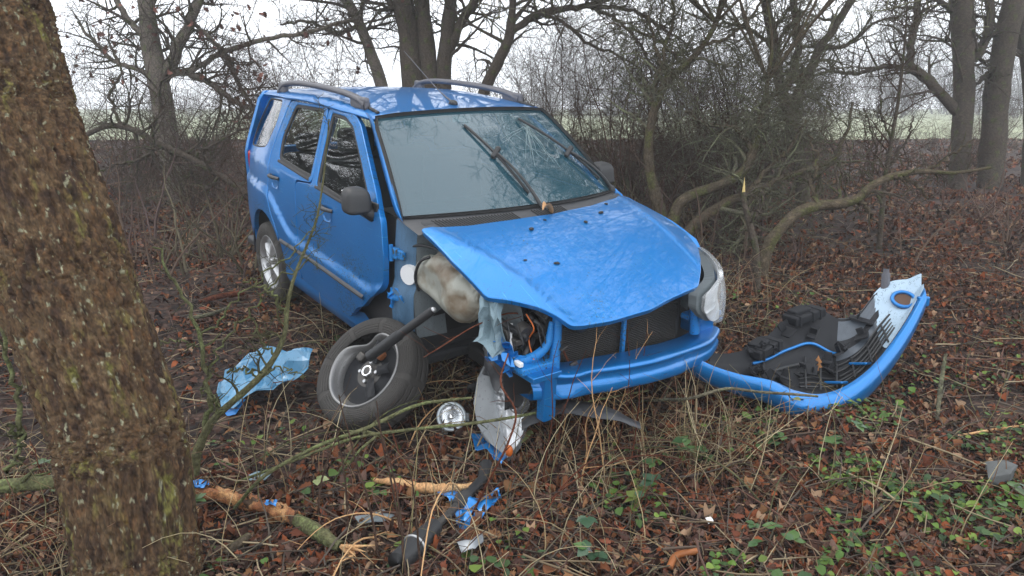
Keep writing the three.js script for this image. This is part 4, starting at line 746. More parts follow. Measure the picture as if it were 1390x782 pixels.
const STICKS = {
  stripped: [[-1.29, 0.116, -2.671, 0.027], [-1.216, 0.104, -2.646, 0.029], [-1.093, 0.083, -2.627, 0.029], [-0.964, 0.075, -2.585, 0.027], [-0.844, 0.071, -2.518, 0.027], [-0.718, 0.074, -2.412, 0.027], [-0.632, 0.076, -2.334, 0.024], [-0.55, 0.076, -2.282, 0.013]],
  underCar: [[-1.868, 0.217, -5.617, 0.029], [-1.646, 0.218, -5.406, 0.033], [-1.442, 0.205, -5.258, 0.033], [-1.254, 0.201, -5.149, 0.027]],
  splinterWood: [[-0.586, 0.048, -2.843, 0.009], [-0.495, 0.06, -2.802, 0.019], [-0.382, 0.058, -2.764, 0.021], [-0.26, 0.052, -2.762, 0.021], [-0.139, 0.043, -2.803, 0.019]],
  mossyStick: [[-1.016, 0.057, -2.301, 0.013], [-0.989, 0.069, -2.336, 0.016], [-0.963, 0.068, -2.398, 0.013]],
  lowStick1: [[-5.237, 0.248, -9.752, 0.02], [-5.262, 0.276, -10.626, 0.021], [-5.123, 0.309, -10.984, 0.016]],
  lowStick2: [[-2.271, 0.209, -5.16, 0.016], [-2.158, 0.22, -5.287, 0.022], [-2.04, 0.21, -5.413, 0.022]],
  lowStick3: [[-2.247, 0.161, -4.905, 0.015], [-2.129, 0.175, -4.933, 0.015], [-2.029, 0.187, -5.08, 0.011]],
  cane1: [[-1.089, 0.062, -2.595, 0.007], [-0.935, 0.236, -2.537, 0.007], [-0.752, 0.321, -2.606, 0.007], [-0.573, 0.35, -2.716, 0.008], [-0.387, 0.376, -2.886, 0.007], [-0.175, 0.369, -2.976, 0.005]],
  cane2: [[-1.159, 0.06, -2.802, 0.006], [-0.898, 0.172, -2.783, 0.006], [-0.667, 0.236, -2.856, 0.007], [-0.417, 0.278, -2.852, 0.007], [-0.174, 0.267, -2.936, 0.007], [0.083, 0.251, -3.072, 0.007], [0.366, 0.236, -3.252, 0.006], [0.674, 0.226, -3.415, 0.005]],
  cane3: [[-0.742, 0.041, -2.934, 0.006], [-0.652, 0.155, -2.918, 0.006], [-0.607, 0.172, -3.027, 0.007], [-0.762, 0.143, -3.128, 0.005]],
  cane4: [[0.554, 0.051, -3.694, 0.006], [0.724, 0.224, -3.298, 0.007], [0.803, 0.333, -3.062, 0.007], [0.941, 0.384, -3.04, 0.007], [1.051, 0.411, -2.938, 0.006], [1.177, 0.418, -2.896, 0.006], [1.291, 0.404, -2.907, 0.005]],
  cane5: [[2.183, 0.024, -3.325, 0.006], [2.348, 0.049, -3.337, 0.007], [2.552, 0.06, -3.373, 0.007]],
  cane6: [[2.214, 0.006, -3.556, 0.01], [2.246, 0.165, -3.62, 0.012], [2.273, 0.333, -3.662, 0.008]],
  cane7: [[-0.159, 0.03, -2.596, 0.005], [-0.083, 0.241, -2.5, 0.004], [-0.013, 0.404, -2.473, 0.004], [0.014, 0.502, -2.514, 0.004], [-0.041, 0.608, -2.537, 0.004], [-0.014, 0.688, -2.637, 0.003]],
  cane8: [[0.369, 0.004, -3.221, 0.006], [0.333, 0.179, -3.254, 0.006], [0.276, 0.403, -3.251, 0.006], [0.166, 0.608, -3.171, 0.005], [0.016, 0.699, -3.153, 0.004], [-0.145, 0.668, -3.085, 0.003], [-0.294, 0.614, -2.945, 0.003], [-0.372, 0.567, -2.938, 0.002]],
};
const TRUNK = [[-1.891, 2.09, -2.703, 0.243], [-1.821, 1.943, -2.66, 0.242], [-1.785, 1.819, -2.624, 0.242], [-1.731, 1.657, -2.577, 0.241], [-1.695, 1.534, -2.541, 0.241], [-1.628, 1.364, -2.491, 0.24], [-1.538, 1.157, -2.43, 0.239], [-1.477, 0.984, -2.38, 0.238], [-1.394, 0.772, -2.318, 0.238], [-1.313, 0.571, -2.259, 0.237], [-1.281, 0.446, -2.222, 0.236], [-1.236, 0.188, -2.146, 0.221], [-1.221, 0.055, -2.107, 0.222], [-1.213, -0.081, -2.067, 0.246], [-1.206, -0.183, -2.037, 0.301]];
const PLACES = {
  bumperNear: [[0.874, 0.364, -3.608], [0.988, 0.29, -3.59], [1.159, 0.227, -3.574], [1.33, 0.179, -3.562], [1.463, 0.094, -3.561], [1.563, 0.056, -3.573], [1.716, 0.055, -3.634], [1.91, 0.116, -3.732], [2.12, 0.23, -3.884], [2.289, 0.372, -4.022], [2.405, 0.494, -4.135]],
  bumperFar: [[0.916, 0.342, -3.706], [1.085, 0.273, -3.812], [1.257, 0.247, -3.909], [1.445, 0.279, -4.051], [1.666, 0.363, -4.247], [1.845, 0.411, -4.341], [1.994, 0.328, -4.321], [2.106, 0.35, -4.326], [2.237, 0.476, -4.378], [2.372, 0.542, -4.374], [2.475, 0.577, -4.342]],
  wheel: [[-0.707, 0.307, -3.511], [-0.662, 0.432, -3.398], [-0.368, 0.668, -3.313]],
  wingPiece: [[-1.588, 0.054, -3.737], [-1.551, 0.133, -3.808], [-1.548, 0.189, -3.925], [-1.519, 0.239, -4.01], [-1.393, 0.235, -4.009], [-1.239, 0.229, -3.987], [-1.108, 0.23, -3.935], [-1.114, 0.172, -3.818], [-1.2, 0.151, -3.761], [-1.276, 0.104, -3.698], [-1.348, 0.093, -3.674], [-1.411, 0.066, -3.658], [-1.455, -0.002, -3.62], [-1.509, -0.006, -3.619]],
  lampPiece: [[-0.098, 0.412, -3.435], [-0.047, 0.373, -3.384], [-0.004, 0.308, -3.306], [0.038, 0.236, -3.226], [0.062, 0.168, -3.178], [0.031, 0.088, -3.127], [-0.024, 0.025, -3.091], [-0.092, 0.068, -3.122], [-0.154, 0.135, -3.17], [-0.174, 0.214, -3.241], [-0.16, 0.304, -3.335]],
  blackStrip: [[0.044, 0.171, -3.107], [0.136, 0.2, -3.155], [0.239, 0.218, -3.18], [0.359, 0.205, -3.177], [0.476, 0.197, -3.154], [0.581, 0.177, -3.108]],
  blueShard1: [[-0.194, 0.031, -3.244], [-0.142, 0.031, -3.277], [-0.079, 0.026, -3.162], [-0.023, 0.017, -3.034], [-0.049, 0.018, -2.978], [-0.118, 0.026, -3.088], [-0.17, 0.03, -3.11]],
  blueShard2: [[-0.308, 0.035, -2.72], [-0.246, 0.031, -2.776], [-0.163, 0.023, -2.662], [-0.059, 0.014, -2.781], [-0.045, 0.012, -2.691], [-0.134, 0.017, -2.553], [-0.193, 0.023, -2.493], [-0.224, 0.027, -2.6]],
  silverShard: [[-0.202, 0.021, -2.386], [-0.148, 0.015, -2.372], [-0.114, 0.013, -2.46], [-0.106, 0.011, -2.401], [-0.133, 0.013, -2.339], [-0.182, 0.018, -2.324]],
  greyShard1: [[-0.598, 0.046, -2.507], [-0.541, 0.044, -2.546], [-0.505, 0.042, -2.586], [-0.453, 0.041, -2.545], [-0.489, 0.042, -2.493], [-0.568, 0.045, -2.468]],
  greyShard2: [[-1.142, 0.03, -2.877], [-1.111, 0.028, -2.926], [-1.046, 0.028, -2.906], [-1.054, 0.029, -2.852], [-1.112, 0.03, -2.838]],
  whiteShard: [[0.761, -0.009, -2.591], [0.783, -0.008, -2.6], [0.787, -0.008, -2.568], [0.763, -0.01, -2.555]],
  strut: [[-0.394, 0.037, -2.232], [-0.334, 0.035, -2.365], [-0.291, 0.032, -2.465], [-0.255, 0.029, -2.534], [-0.207, 0.025, -2.658], [-0.126, 0.022, -2.841], [-0.114, 0.025, -2.965]],
  greyShard3: [[0.245, -0.018, -2.431], [0.29, -0.02, -2.443], [0.303, -0.022, -2.405], [0.257, -0.02, -2.388]],
  fog: [[-0.303, 0.031, -3.411]],
  stone: [[2.088, 0.022, -2.969], [2.186, 0.026, -2.996], [2.202, 0.03, -2.921], [2.112, 0.026, -2.832], [2.03, 0.023, -2.851]],
  brownBit: [[0.555, -0.017, -2.283], [0.597, -0.017, -2.356], [0.677, -0.013, -2.378]],
  leafHood: [[0.519, 0.232, -9.391]],
};
// ================================================================ TREES AND SHRUBS (bare, winter)
class Bag {                                    // collects thin tapered tubes
  constructor() { this.p = []; this.n = []; this.u = []; this.i = []; }
  tube(pts, rad, sides = 3) {
    const N = V(0, 0, 0), T = V(0, 0, 0), B = V(0, 0, 0), row = sides + 1; let base = this.p.length / 3, len = 0;
    T.subVectors(pts[1], pts[0]).normalize(); N.set(...(Math.abs(T.y) > 0.8 ? [1, 0, 0] : [0, 1, 0]));
    for (let i = 0; i < pts.length; i++) {
      T.subVectors(pts[Math.min(i + 1, pts.length - 1)], pts[Math.max(0, i - 1)]).normalize();
      N.addScaledVector(T, -N.dot(T)).normalize(); B.crossVectors(T, N);
      if (i) len += pts[i].distanceTo(pts[i - 1]);
      for (let k = 0; k <= sides; k++) {
        const a = k / sides * 6.28319, c = Math.cos(a), s = Math.sin(a), x = N.x * c + B.x * s, y = N.y * c + B.y * s, z = N.z * c + B.z * s, r = rad[i];
        this.p.push(pts[i].x + x * r, pts[i].y + y * r, pts[i].z + z * r); this.n.push(x, y, z); this.u.push(k / sides * 0.12, len);
      }
    }
    for (let i = 0; i < pts.length - 1; i++) for (let k = 0; k < sides; k++) { const a = base + i * row + k, c = a + row; this.i.push(a, a + 1, c + 1, a, c + 1, c); }
  }
  geo() { return build(this.p, this.i, this.n, this.u); }
}
// crooked twigs off a limb; each carries its own side twigs
function twigs(bag, pts, rad, r, { count = 10, len = 1, depth = 2, from = 0.2, droop = 0.1, spread = 0.9, kink = 0.35, min = 0.0028, taper = 0.55, tips = null } = {}) {
  const n = pts.length - 1;
  for (let k = 0; k < count; k++) {
    const t = Math.min(0.999, from + (1 - from) * (k + r()) / count), i = Math.min(n - 1, Math.floor(t * n)), f = t * n - i;
    const p = pts[i].clone().lerp(pts[i + 1], f), R = lerp(rad[i], rad[i + 1], f);
    const T = pts[i + 1].clone().sub(pts[i]).normalize();
    const d = V(r() - 0.5, r() - 0.5, r() - 0.5).normalize();
    d.addScaledVector(T, -d.dot(T)).normalize();
    const dir = T.multiplyScalar(1 - spread * 0.55).addScaledVector(d, spread).add(V(0, 0.25 - droop, 0)).normalize();
    const L = len * (0.45 + 0.75 * r()) * (1.1 - 0.5 * t), seg = depth >= 2 ? 6 : depth === 1 ? 4 : 3;
    const q = [p], rr = [Math.max(min, Math.min(R * taper, 0.03))], r0 = rr[0];
    for (let s = 1; s <= seg; s++) {
      dir.add(V((r() - 0.5) * kink * 2, (r() - 0.5) * kink * 2 - droop * 0.25, (r() - 0.5) * kink * 2)).normalize();
      q.push(q[s - 1].clone().addScaledVector(dir, L / seg)); rr.push(lerp(r0, min * 0.6, s / seg));
    }
    bag.tube(q, rr, r0 > 0.012 ? 5 : 3);
    if (tips) tips.push(q[seg]);
    if (depth > 0) twigs(bag, q, rr, r, { count: Math.max(2, Math.round(count * 0.55)), len: len * 0.5, depth: depth - 1, from: 0.15, droop, spread, kink: kink * 1.1, min, taper: 0.7, tips });
  }
}
function barkTexture(seed, base, alt, moss, mossAmt) {
  return texture(256, (u, v) => {
    const a = tileFbm(u, v, 5, seed), b = tileNoise(u, v, 64, seed + 1), c = tileNoise(u * 1, v, 24, seed + 2), m = clamp((tileFbm(u, v, 4, seed + 4) - 0.45 + mossAmt) * 5) * clamp(0.4 + b);
    const t = clamp(a * 1.3 - 0.1), k = 0.72 + 0.35 * b + 0.2 * (c - 0.5);
    return [0, 1, 2].map(i => clamp(lerp(lerp(base[i], alt[i], t), moss[i], m) * k, 0, 255));
  }, { repeat: 2.5 });
}
const barkBump = texture(256, (u, v) => { const k = 255 * clamp(tileFbm(u, v, 12, 60)); return [k, k, k]; }, { repeat: 4, color: false });
const bark = (seed, base, alt, moss, amt) => new THREE.MeshPhysicalMaterial({ map: barkTexture(seed, base, alt, moss, amt), roughness: 0.9, specularIntensity: 0.3, bumpMap: barkBump, bumpScale: 0.012 });
const B = {
  grey: bark(100, [104, 97, 90], [124, 114, 104], [104, 108, 78], -0.05),
  dark: bark(110, [72, 65, 58], [90, 80, 70], [80, 84, 54], -0.05),
  moss: bark(120, [80, 71, 59], [98, 87, 71], [86, 88, 52], 0.0),
  lichen: bark(130, [81, 77, 66], [108, 102, 84], [126, 131, 101], 0.02),
  green: bark(140, [87, 87, 62], [106, 104, 74], [102, 109, 71], 0.06),
  brown: bark(150, [74, 57, 49], [91, 71, 59], [81, 77, 52], -0.2),
  red: bark(160, [87, 47, 34], [108, 64, 45], [101, 81, 50], -0.2),
};
const built = {};
function bareTree(key, name, label, barkM, twigM, seed, o = {}, cat = 'tree') {
  const r = rng(seed), d = TREES[key], root = thing(name, label, cat), bag = new Bag(); built[key] = root;
  const sides = o.sides || 14;
  d.trunks.forEach((t, j) => {
    if (o.root !== false) t[0][1] = Math.min(t[0][1], ground(t[0][0], t[0][2]) - 0.12);
    const c = curve(t, 40); mesh('trunk', tube(c.pts, c.rad, sides, { wob: 0.16, seed: seed + j }), barkM, root);
    twigs(bag, c.pts, c.rad, r, { count: o.trunkTwigs ?? 10, len: o.trunkLen ?? 1.6, depth: 2, from: o.from ?? 0.3, ...o.t });
  });
  d.limbs.forEach((t, j) => {
    const c = curve(t, 24);
    for (let i = 1; i < c.pts.length; i++) c.pts[i].add(V((r() - 0.5) * 0.03, (r() - 0.5) * 0.03, (r() - 0.5) * (o.jitter ?? 0.06)));
    mesh('limb', tube(c.pts, c.rad, 9, { wob: 0.15, seed: seed + 20 + j }), o.limbM || barkM, root);
    twigs(bag, c.pts, c.rad, r, { count: o.limbTwigs ?? 12, len: o.len ?? 1.2, depth: o.depth ?? 2, from: 0.1, ...o.t });
  });
  for (let k = 0; k < (o.crown || 0); k++) {   // the crown above: long limbs from the stems' tops
    const t = d.trunks[k % d.trunks.length], e = t.at(-3), pts = [V(e[0], e[1], e[2])], rad = [e[3] * 0.6], a = k * 2.4 + seed, dir = V(Math.cos(a) * 0.8, 0.9, Math.sin(a) * 0.8 + (o.over || 0)).normalize(), L = (o.crownLen || 5) * (0.7 + 0.5 * r());
    for (let i = 1; i <= 10; i++) { dir.add(V((r() - 0.5) * 0.5, (r() - 0.35) * 0.3, (r() - 0.5) * 0.5)).normalize(); pts.push(pts[i - 1].clone().addScaledVector(dir, L / 10)); rad.push(lerp(rad[0], 0.012, i / 10)); }
    mesh('limb', tube(pts, rad, 7, { wob: 0.12, seed: k }), barkM, root);
    twigs(bag, pts, rad, r, { count: 12, len: 2.1, depth: 2, from: 0.15, kink: 0.32, min: 0.0075 });
  }
  kindOf(mesh('twigs', bag.geo(), twigM, root), 'stuff');
  return root;
}
const ash = bareTree('ash', 'bare_tree', 'grey forked bare tree with rusty hanging leaves, standing alone behind the hatchback’s tail', B.grey, B.dark, 11, { crown: 4, trunkTwigs: 14, trunkLen: 1.7, len: 1.25, limbTwigs: 13, t: { droop: 0.12, kink: 0.3 } });
bareTree('bough', 'fallen_bough', 'long low dark bough sweeping down to the hatchback’s rear corner', B.dark, B.dark, 12, { root: false, trunkTwigs: 16, trunkLen: 0.9, len: 0.7, limbTwigs: 8, sides: 8 }, 'bough');
bareTree('leaner', 'bare_tree', 'slim bare tree leaning away from the thick multi-stemmed tree', B.grey, B.dark, 13, { crown: 4, over: 0.4, trunkTwigs: 12, len: 1.1 });
bareTree('stems', 'bare_tree', 'thick dark bare tree with three stems from one base behind the car roof', B.dark, B.dark, 14, { crown: 9, over: 0.5, crownLen: 6, trunkTwigs: 10, len: 1.4, limbTwigs: 12 });
bareTree('maple', 'bare_tree', 'slender bare tree with one long arching limb, behind the windscreen’s top corner', B.dark, B.dark, 15, { crown: 5, over: 0.6, trunkTwigs: 10, len: 1.1, limbTwigs: 12 });
bareTree('mossy', 'bare_tree', 'crooked stem coated in yellow-green moss beside the car’s black mirror', B.moss, B.lichen, 16, { crown: 8, crownLen: 7, over: 0.1, trunkTwigs: 13, trunkLen: 1.0, len: 0.8, limbTwigs: 12, t: { kink: 0.4, droop: 0.16 }, from: 0.35 });
bareTree('hawthorn', 'bare_tree', 'low mossy tree with two limbs lying almost flat over the leaf litter', B.moss, B.lichen, 17, { crown: 7, crownLen: 7, over: 0.1, trunkTwigs: 14, trunkLen: 1.0, len: 0.85, limbTwigs: 12, t: { kink: 0.42, droop: 0.12 }, from: 0.3 });
bareTree('dark', 'bare_tree', 'dark twisted bare tree forking low into two limbs, amid the leaf litter', B.dark, B.lichen, 18, { crown: 8, crownLen: 7, over: 0.6, trunkTwigs: 14, trunkLen: 1.2, len: 1.0, limbTwigs: 14, t: { kink: 0.4, droop: 0.1 } });
bareTree('clump', 'bare_tree', 'stout clump of three trunks with an elbow-shaped side limb', B.dark, B.dark, 19, { crown: 5, over: 0.3, trunkTwigs: 12, trunkLen: 1.6, len: 1.3, limbTwigs: 12 });
bareTree('bent', 'bare_tree', 'pale lichen-covered stem bent over sideways above the torn bumper', B.moss, B.dark, 20, { trunkTwigs: 10, trunkLen: 0.5, len: 0.35, limbTwigs: 6, depth: 1, t: { kink: 0.35 }, sides: 12 });
bareTree('sapling', 'sapling', 'thin upright sapling between the dark twisted tree and the three-trunk clump', B.dark, B.brown, 21, { trunkTwigs: 14, trunkLen: 0.8, len: 0.4, limbTwigs: 8, depth: 1, sides: 7 }, 'sapling');
for (const [src, dx, dz, label] of [['leaner', -8.5, 2.5, 'slim bare tree at the wood edge, well past the big trunk'], ['maple', -11, 1.2, 'bare tree with an arching limb, well past the big trunk'], ['dark', -13.5, 0.5, 'dark twisted tree along the wood edge, well past the big trunk'], ['leaner', -11.5, -1.5, 'slim bare tree standing farther back along the wood edge']]) {
  const o = built[src].clone(); o.name = numbered('bare_tree'); o.userData = { label, category: 'tree' }; o.position.set(dx, 0, dz); scene.add(o);
}
const snap = bareTree('snapped', 'snapped_stem', 'snapped dark stem with a pale yellow splintered top', B.dark, B.dark, 22, { trunkTwigs: 4, trunkLen: 0.35, len: 0.25, limbTwigs: 4, depth: 0, sides: 8 }, 'stem');
{ const t = TREES.snapped.trunks[0].at(-1); mesh('splinter', new THREE.ConeGeometry(0.016, 0.14, 5).translate(t[0], t[1] + 0.05, t[2]), new THREE.MeshStandardMaterial({ color: lin(0.55, 0.42, 0.16), roughness: 0.8 }), snap); }

// ---- rusty leaves that still hang on the lone tree
const leafShape = (lobes, bend) => {           // a lobed leaf of length 1 lying in the xz plane, curled
  const P = [[0, 0]], n = 7, s = [];
  for (let i = 0; i <= n; i++) { const t = i / n, w = 0.30 * Math.sin(Math.PI * Math.min(1, t * 0.95 + 0.05)) ** 0.8 * (1 + (lobes ? 0.28 * (i % 2 ? 1 : -1) : 0)) + 0.01; s.push([t, w]); }
  const pos = [], idx = [], uv = [];
  s.forEach(([t, w]) => { for (const k of [-1, 0, 1]) { const z = k * w, y = bend * (Math.abs(k) * w * 0.9 - t * t * 0.25 + 0.12 * Math.sin(t * 5 + k)); pos.push(t - 0.5, y, z); uv.push(t, k * 0.5 + 0.5); } });
  for (let i = 0; i < n; i++) for (const k of [0, 1]) { const a = i * 3 + k; idx.push(a, a + 1, a + 4, a, a + 4, a + 3); }
  return build(pos, idx, null, uv);
};
const leafGeos = [leafShape(true, 0.9), leafShape(true, -0.5), leafShape(false, 0.6), leafShape(false, 1.3), leafShape(true, 0.15)];
const leafMat = new THREE.MeshPhysicalMaterial({ color: 0xffffff, roughness: 0.75, specularIntensity: 0.22, side: THREE.DoubleSide });
function scatter(name, label, n, geos, mat, place, colors, parent) {   // instanced ground cover; place(r) -> { p, s, e } or null
  const r = rng(name.length * 977 + n), m4 = new THREE.Matrix4(), q = new THREE.Quaternion(), sv = V(1, 1, 1);
  const lists = geos.map(() => []);
  for (let k = 0; k < n; k++) { const o = place(r, k); if (o) lists[Math.floor(r() * geos.length)].push(o); }
  lists.forEach((l, gi) => {
    const im = new THREE.InstancedMesh(geos[gi], mat, l.length);
    l.forEach((o, i) => { q.setFromEuler(o.e); sv.set(o.s, o.s * (o.sy ?? 1), o.s * (o.sz ?? 1)); m4.compose(o.p, q, sv); im.setMatrixAt(i, m4); const c = colors[Math.floor(r() * colors.length)], b = 0.7 + 0.6 * r(); im.setColorAt(i, lin(c[0] * b, c[1] * b, c[2] * b)); });
    im.castShadow = im.receiveShadow = true;
    im.name = parent ? name : numbered(name); (parent || scene).add(im);
    if (!parent) tag(im, label); im.userData.kind = 'stuff';
  });
}
{
  const tw = ash.children.find(c => c.name === 'twigs').geometry.attributes.position;
  scatter('dead_leaves', '', 420, [leafGeos[1]], leafMat, (r) => { const i = Math.floor(r() * tw.count), y = tw.getY(i); if (y > 6 || y < 1.2) return null; return { p: V(tw.getX(i), y - 0.04, tw.getZ(i)), s: 0.07 + 0.05 * r(), e: new THREE.Euler(r() * 6, r() * 6, r() * 6) }; }, [[0.16, 0.07, 0.05], [0.20, 0.09, 0.07], [0.12, 0.06, 0.05]], ash);
}

// ---- thicket: shrubs that can be told apart near by, thin stems between them
function shrubGeo(seed, stems, h, lean, tw, depth = 1) {
  const r = rng(seed), bag = new Bag();
  for (let k = 0; k < stems; k++) {
    const a = r() * 6.28, L = h * (0.6 + 0.5 * r()), pts = [V(Math.cos(a) * 0.12 * r(), -0.06, Math.sin(a) * 0.12 * r())], rad = [0.010 + 0.008 * r()], seg = 9;
    const d = V(Math.cos(a) * lean * r(), 1, Math.sin(a) * lean * r()).normalize();
    for (let i = 1; i <= seg; i++) { d.add(V((r() - 0.5) * 0.4, 0.02, (r() - 0.5) * 0.4)).normalize(); pts.push(pts[i - 1].clone().addScaledVector(d, L / seg)); rad.push(lerp(rad[0], 0.003, i / seg)); }
    bag.tube(pts, rad, 4);
    twigs(bag, pts, rad, r, { count: tw, len: h * 0.34, depth, from: 0.12, droop: 0.06, kink: 0.4 });
  }
  return bag.geo();
}
const shrubs = [shrubGeo(31, 9, 2.2, 0.9, 9), shrubGeo(32, 12, 1.6, 1.2, 8), shrubGeo(33, 7, 2.9, 0.7, 10), shrubGeo(34, 10, 2.5, 1.0, 9), shrubGeo(35, 6, 3.6, 0.6, 11)];
{
  const r = rng(404);
  const spots = [];
  const add = (n, x0, x1, d0, d1, k) => { for (let i = 0; i < n; i++) { const d = lerp(d0, d1, (i + r()) / n); spots.push([lerp(x0, x1, r()) * d, -d, k ?? Math.floor(r() * 5)]); } };
  add(12, -0.66, -0.18, 9.5, 20);              // behind the tail of the car
  add(6, -0.15, 0.12, 9, 18);
  add(11, 0.06, 0.30, 8, 15, undefined);               // beyond the bonnet
  add(4, 0.36, 0.68, 11, 19);
  add(9, 0.04, 0.34, 9, 16, 4); add(6, 0.34, 0.66, 12, 19, 4); add(5, -0.62, -0.2, 11, 18, 4); add(5, -0.1, 0.5, 10, 17, 2);
  add(7, 0.06, 0.32, 7.6, 9.5); add(6, -0.55, -0.24, 7.8, 10.5);
  add(8, -1.5, -0.8, 6, 11);                  // further along the wood's edge, mirrored in the side glass
  const look = ['many-stemmed', 'low spreading', 'tall sparse', 'bushy', 'very tall slim'];
  const labels = [[' bare shrub in the thicket behind the car’s tail', 'shrubs behind the tail'], [' bare shrub in the thicket beyond the bonnet', 'shrubs beyond the bonnet'], [' bare shrub among the trunks on the litter-covered ground', 'shrubs on the open litter']];
  for (const [x, z, k] of spots) {
    const q = x / -z, g = q < -0.05 ? 0 : q < 0.34 ? 1 : 2;
    const o = mesh('bare_shrub', shrubs[k], g === 1 ? [B.brown, B.lichen][k % 2] : B.brown); tag(o, look[k] + labels[g][0], 'shrub', look[k] + ' ' + labels[g][1]);
    o.position.set(x, ground(x, z), z); o.rotation.y = r() * 6.28; o.scale.setScalar((g === 2 ? 0.45 : 0.6) + 0.35 * r());
  }
}
{
  const thin = [shrubGeo(51, 3, 1.0, 0.6, 4, 0), shrubGeo(52, 2, 1.3, 0.5, 5, 0), shrubGeo(53, 4, 0.7, 1.1, 4, 0)];
  const m = new THREE.MeshPhysicalMaterial({ color: lin(1, 1, 1), roughness: 0.9, specularIntensity: 0.3 });
  scatter('undergrowth', 'thin brown stems of winter undergrowth beneath the trees', 850, thin, m, (r) => {
    const left = r() < 0.5, d = left ? 5.6 + 15 * r() : 6.5 + 16 * r(), q = left ? lerp(-0.66, -0.16, r()) : lerp(-0.1, 0.40, r()) + (r() < 0.25 ? 0.3 : 0);
    const x = q * d, z = -d; if (q > 0.36 && r() < 0.5) return null;
    if (Math.abs(x + 0.9) < 1.2 && d < 7) return null;
    return { p: V(x, ground(x, z), z), s: 0.5 + 0.55 * r(), e: new THREE.Euler((r() - 0.5) * 0.5, r() * 6.28, (r() - 0.5) * 0.5) };
  }, [[0.11, 0.072, 0.06], [0.095, 0.066, 0.06], [0.13, 0.09, 0.066], [0.10, 0.085, 0.055]]);
  scatter('far_woodland', 'misty far-off wood beyond the field', 120, shrubs, m, (r) => {
    const q = r() < 0.7 ? lerp(0.03, 0.85, r()) : lerp(-0.85, 0, r()), d = 75 + 70 * r(); const x = q * d, z = -d;
    return { p: V(x, ground(x, z), z), s: (q < 0.03 ? 1.7 : 4) * (0.7 + 0.6 * r()), e: new THREE.Euler(0, r() * 6.28, 0) };
  }, [[0.07, 0.065, 0.06], [0.08, 0.075, 0.06]]);
  scatter('field_hedge', 'bare hedge along the edge of the field', 45, shrubs, m, (r) => {
    const d = 23 + 8 * r(), q = lerp(-0.75, 0.8, r()), x = q * d, z = -d;
    return { p: V(x, ground(x, z), z), s: 0.35 + 0.3 * r(), e: new THREE.Euler(0, r() * 6.28, 0) };
  }, [[0.10, 0.075, 0.06], [0.09, 0.075, 0.055]]);
}
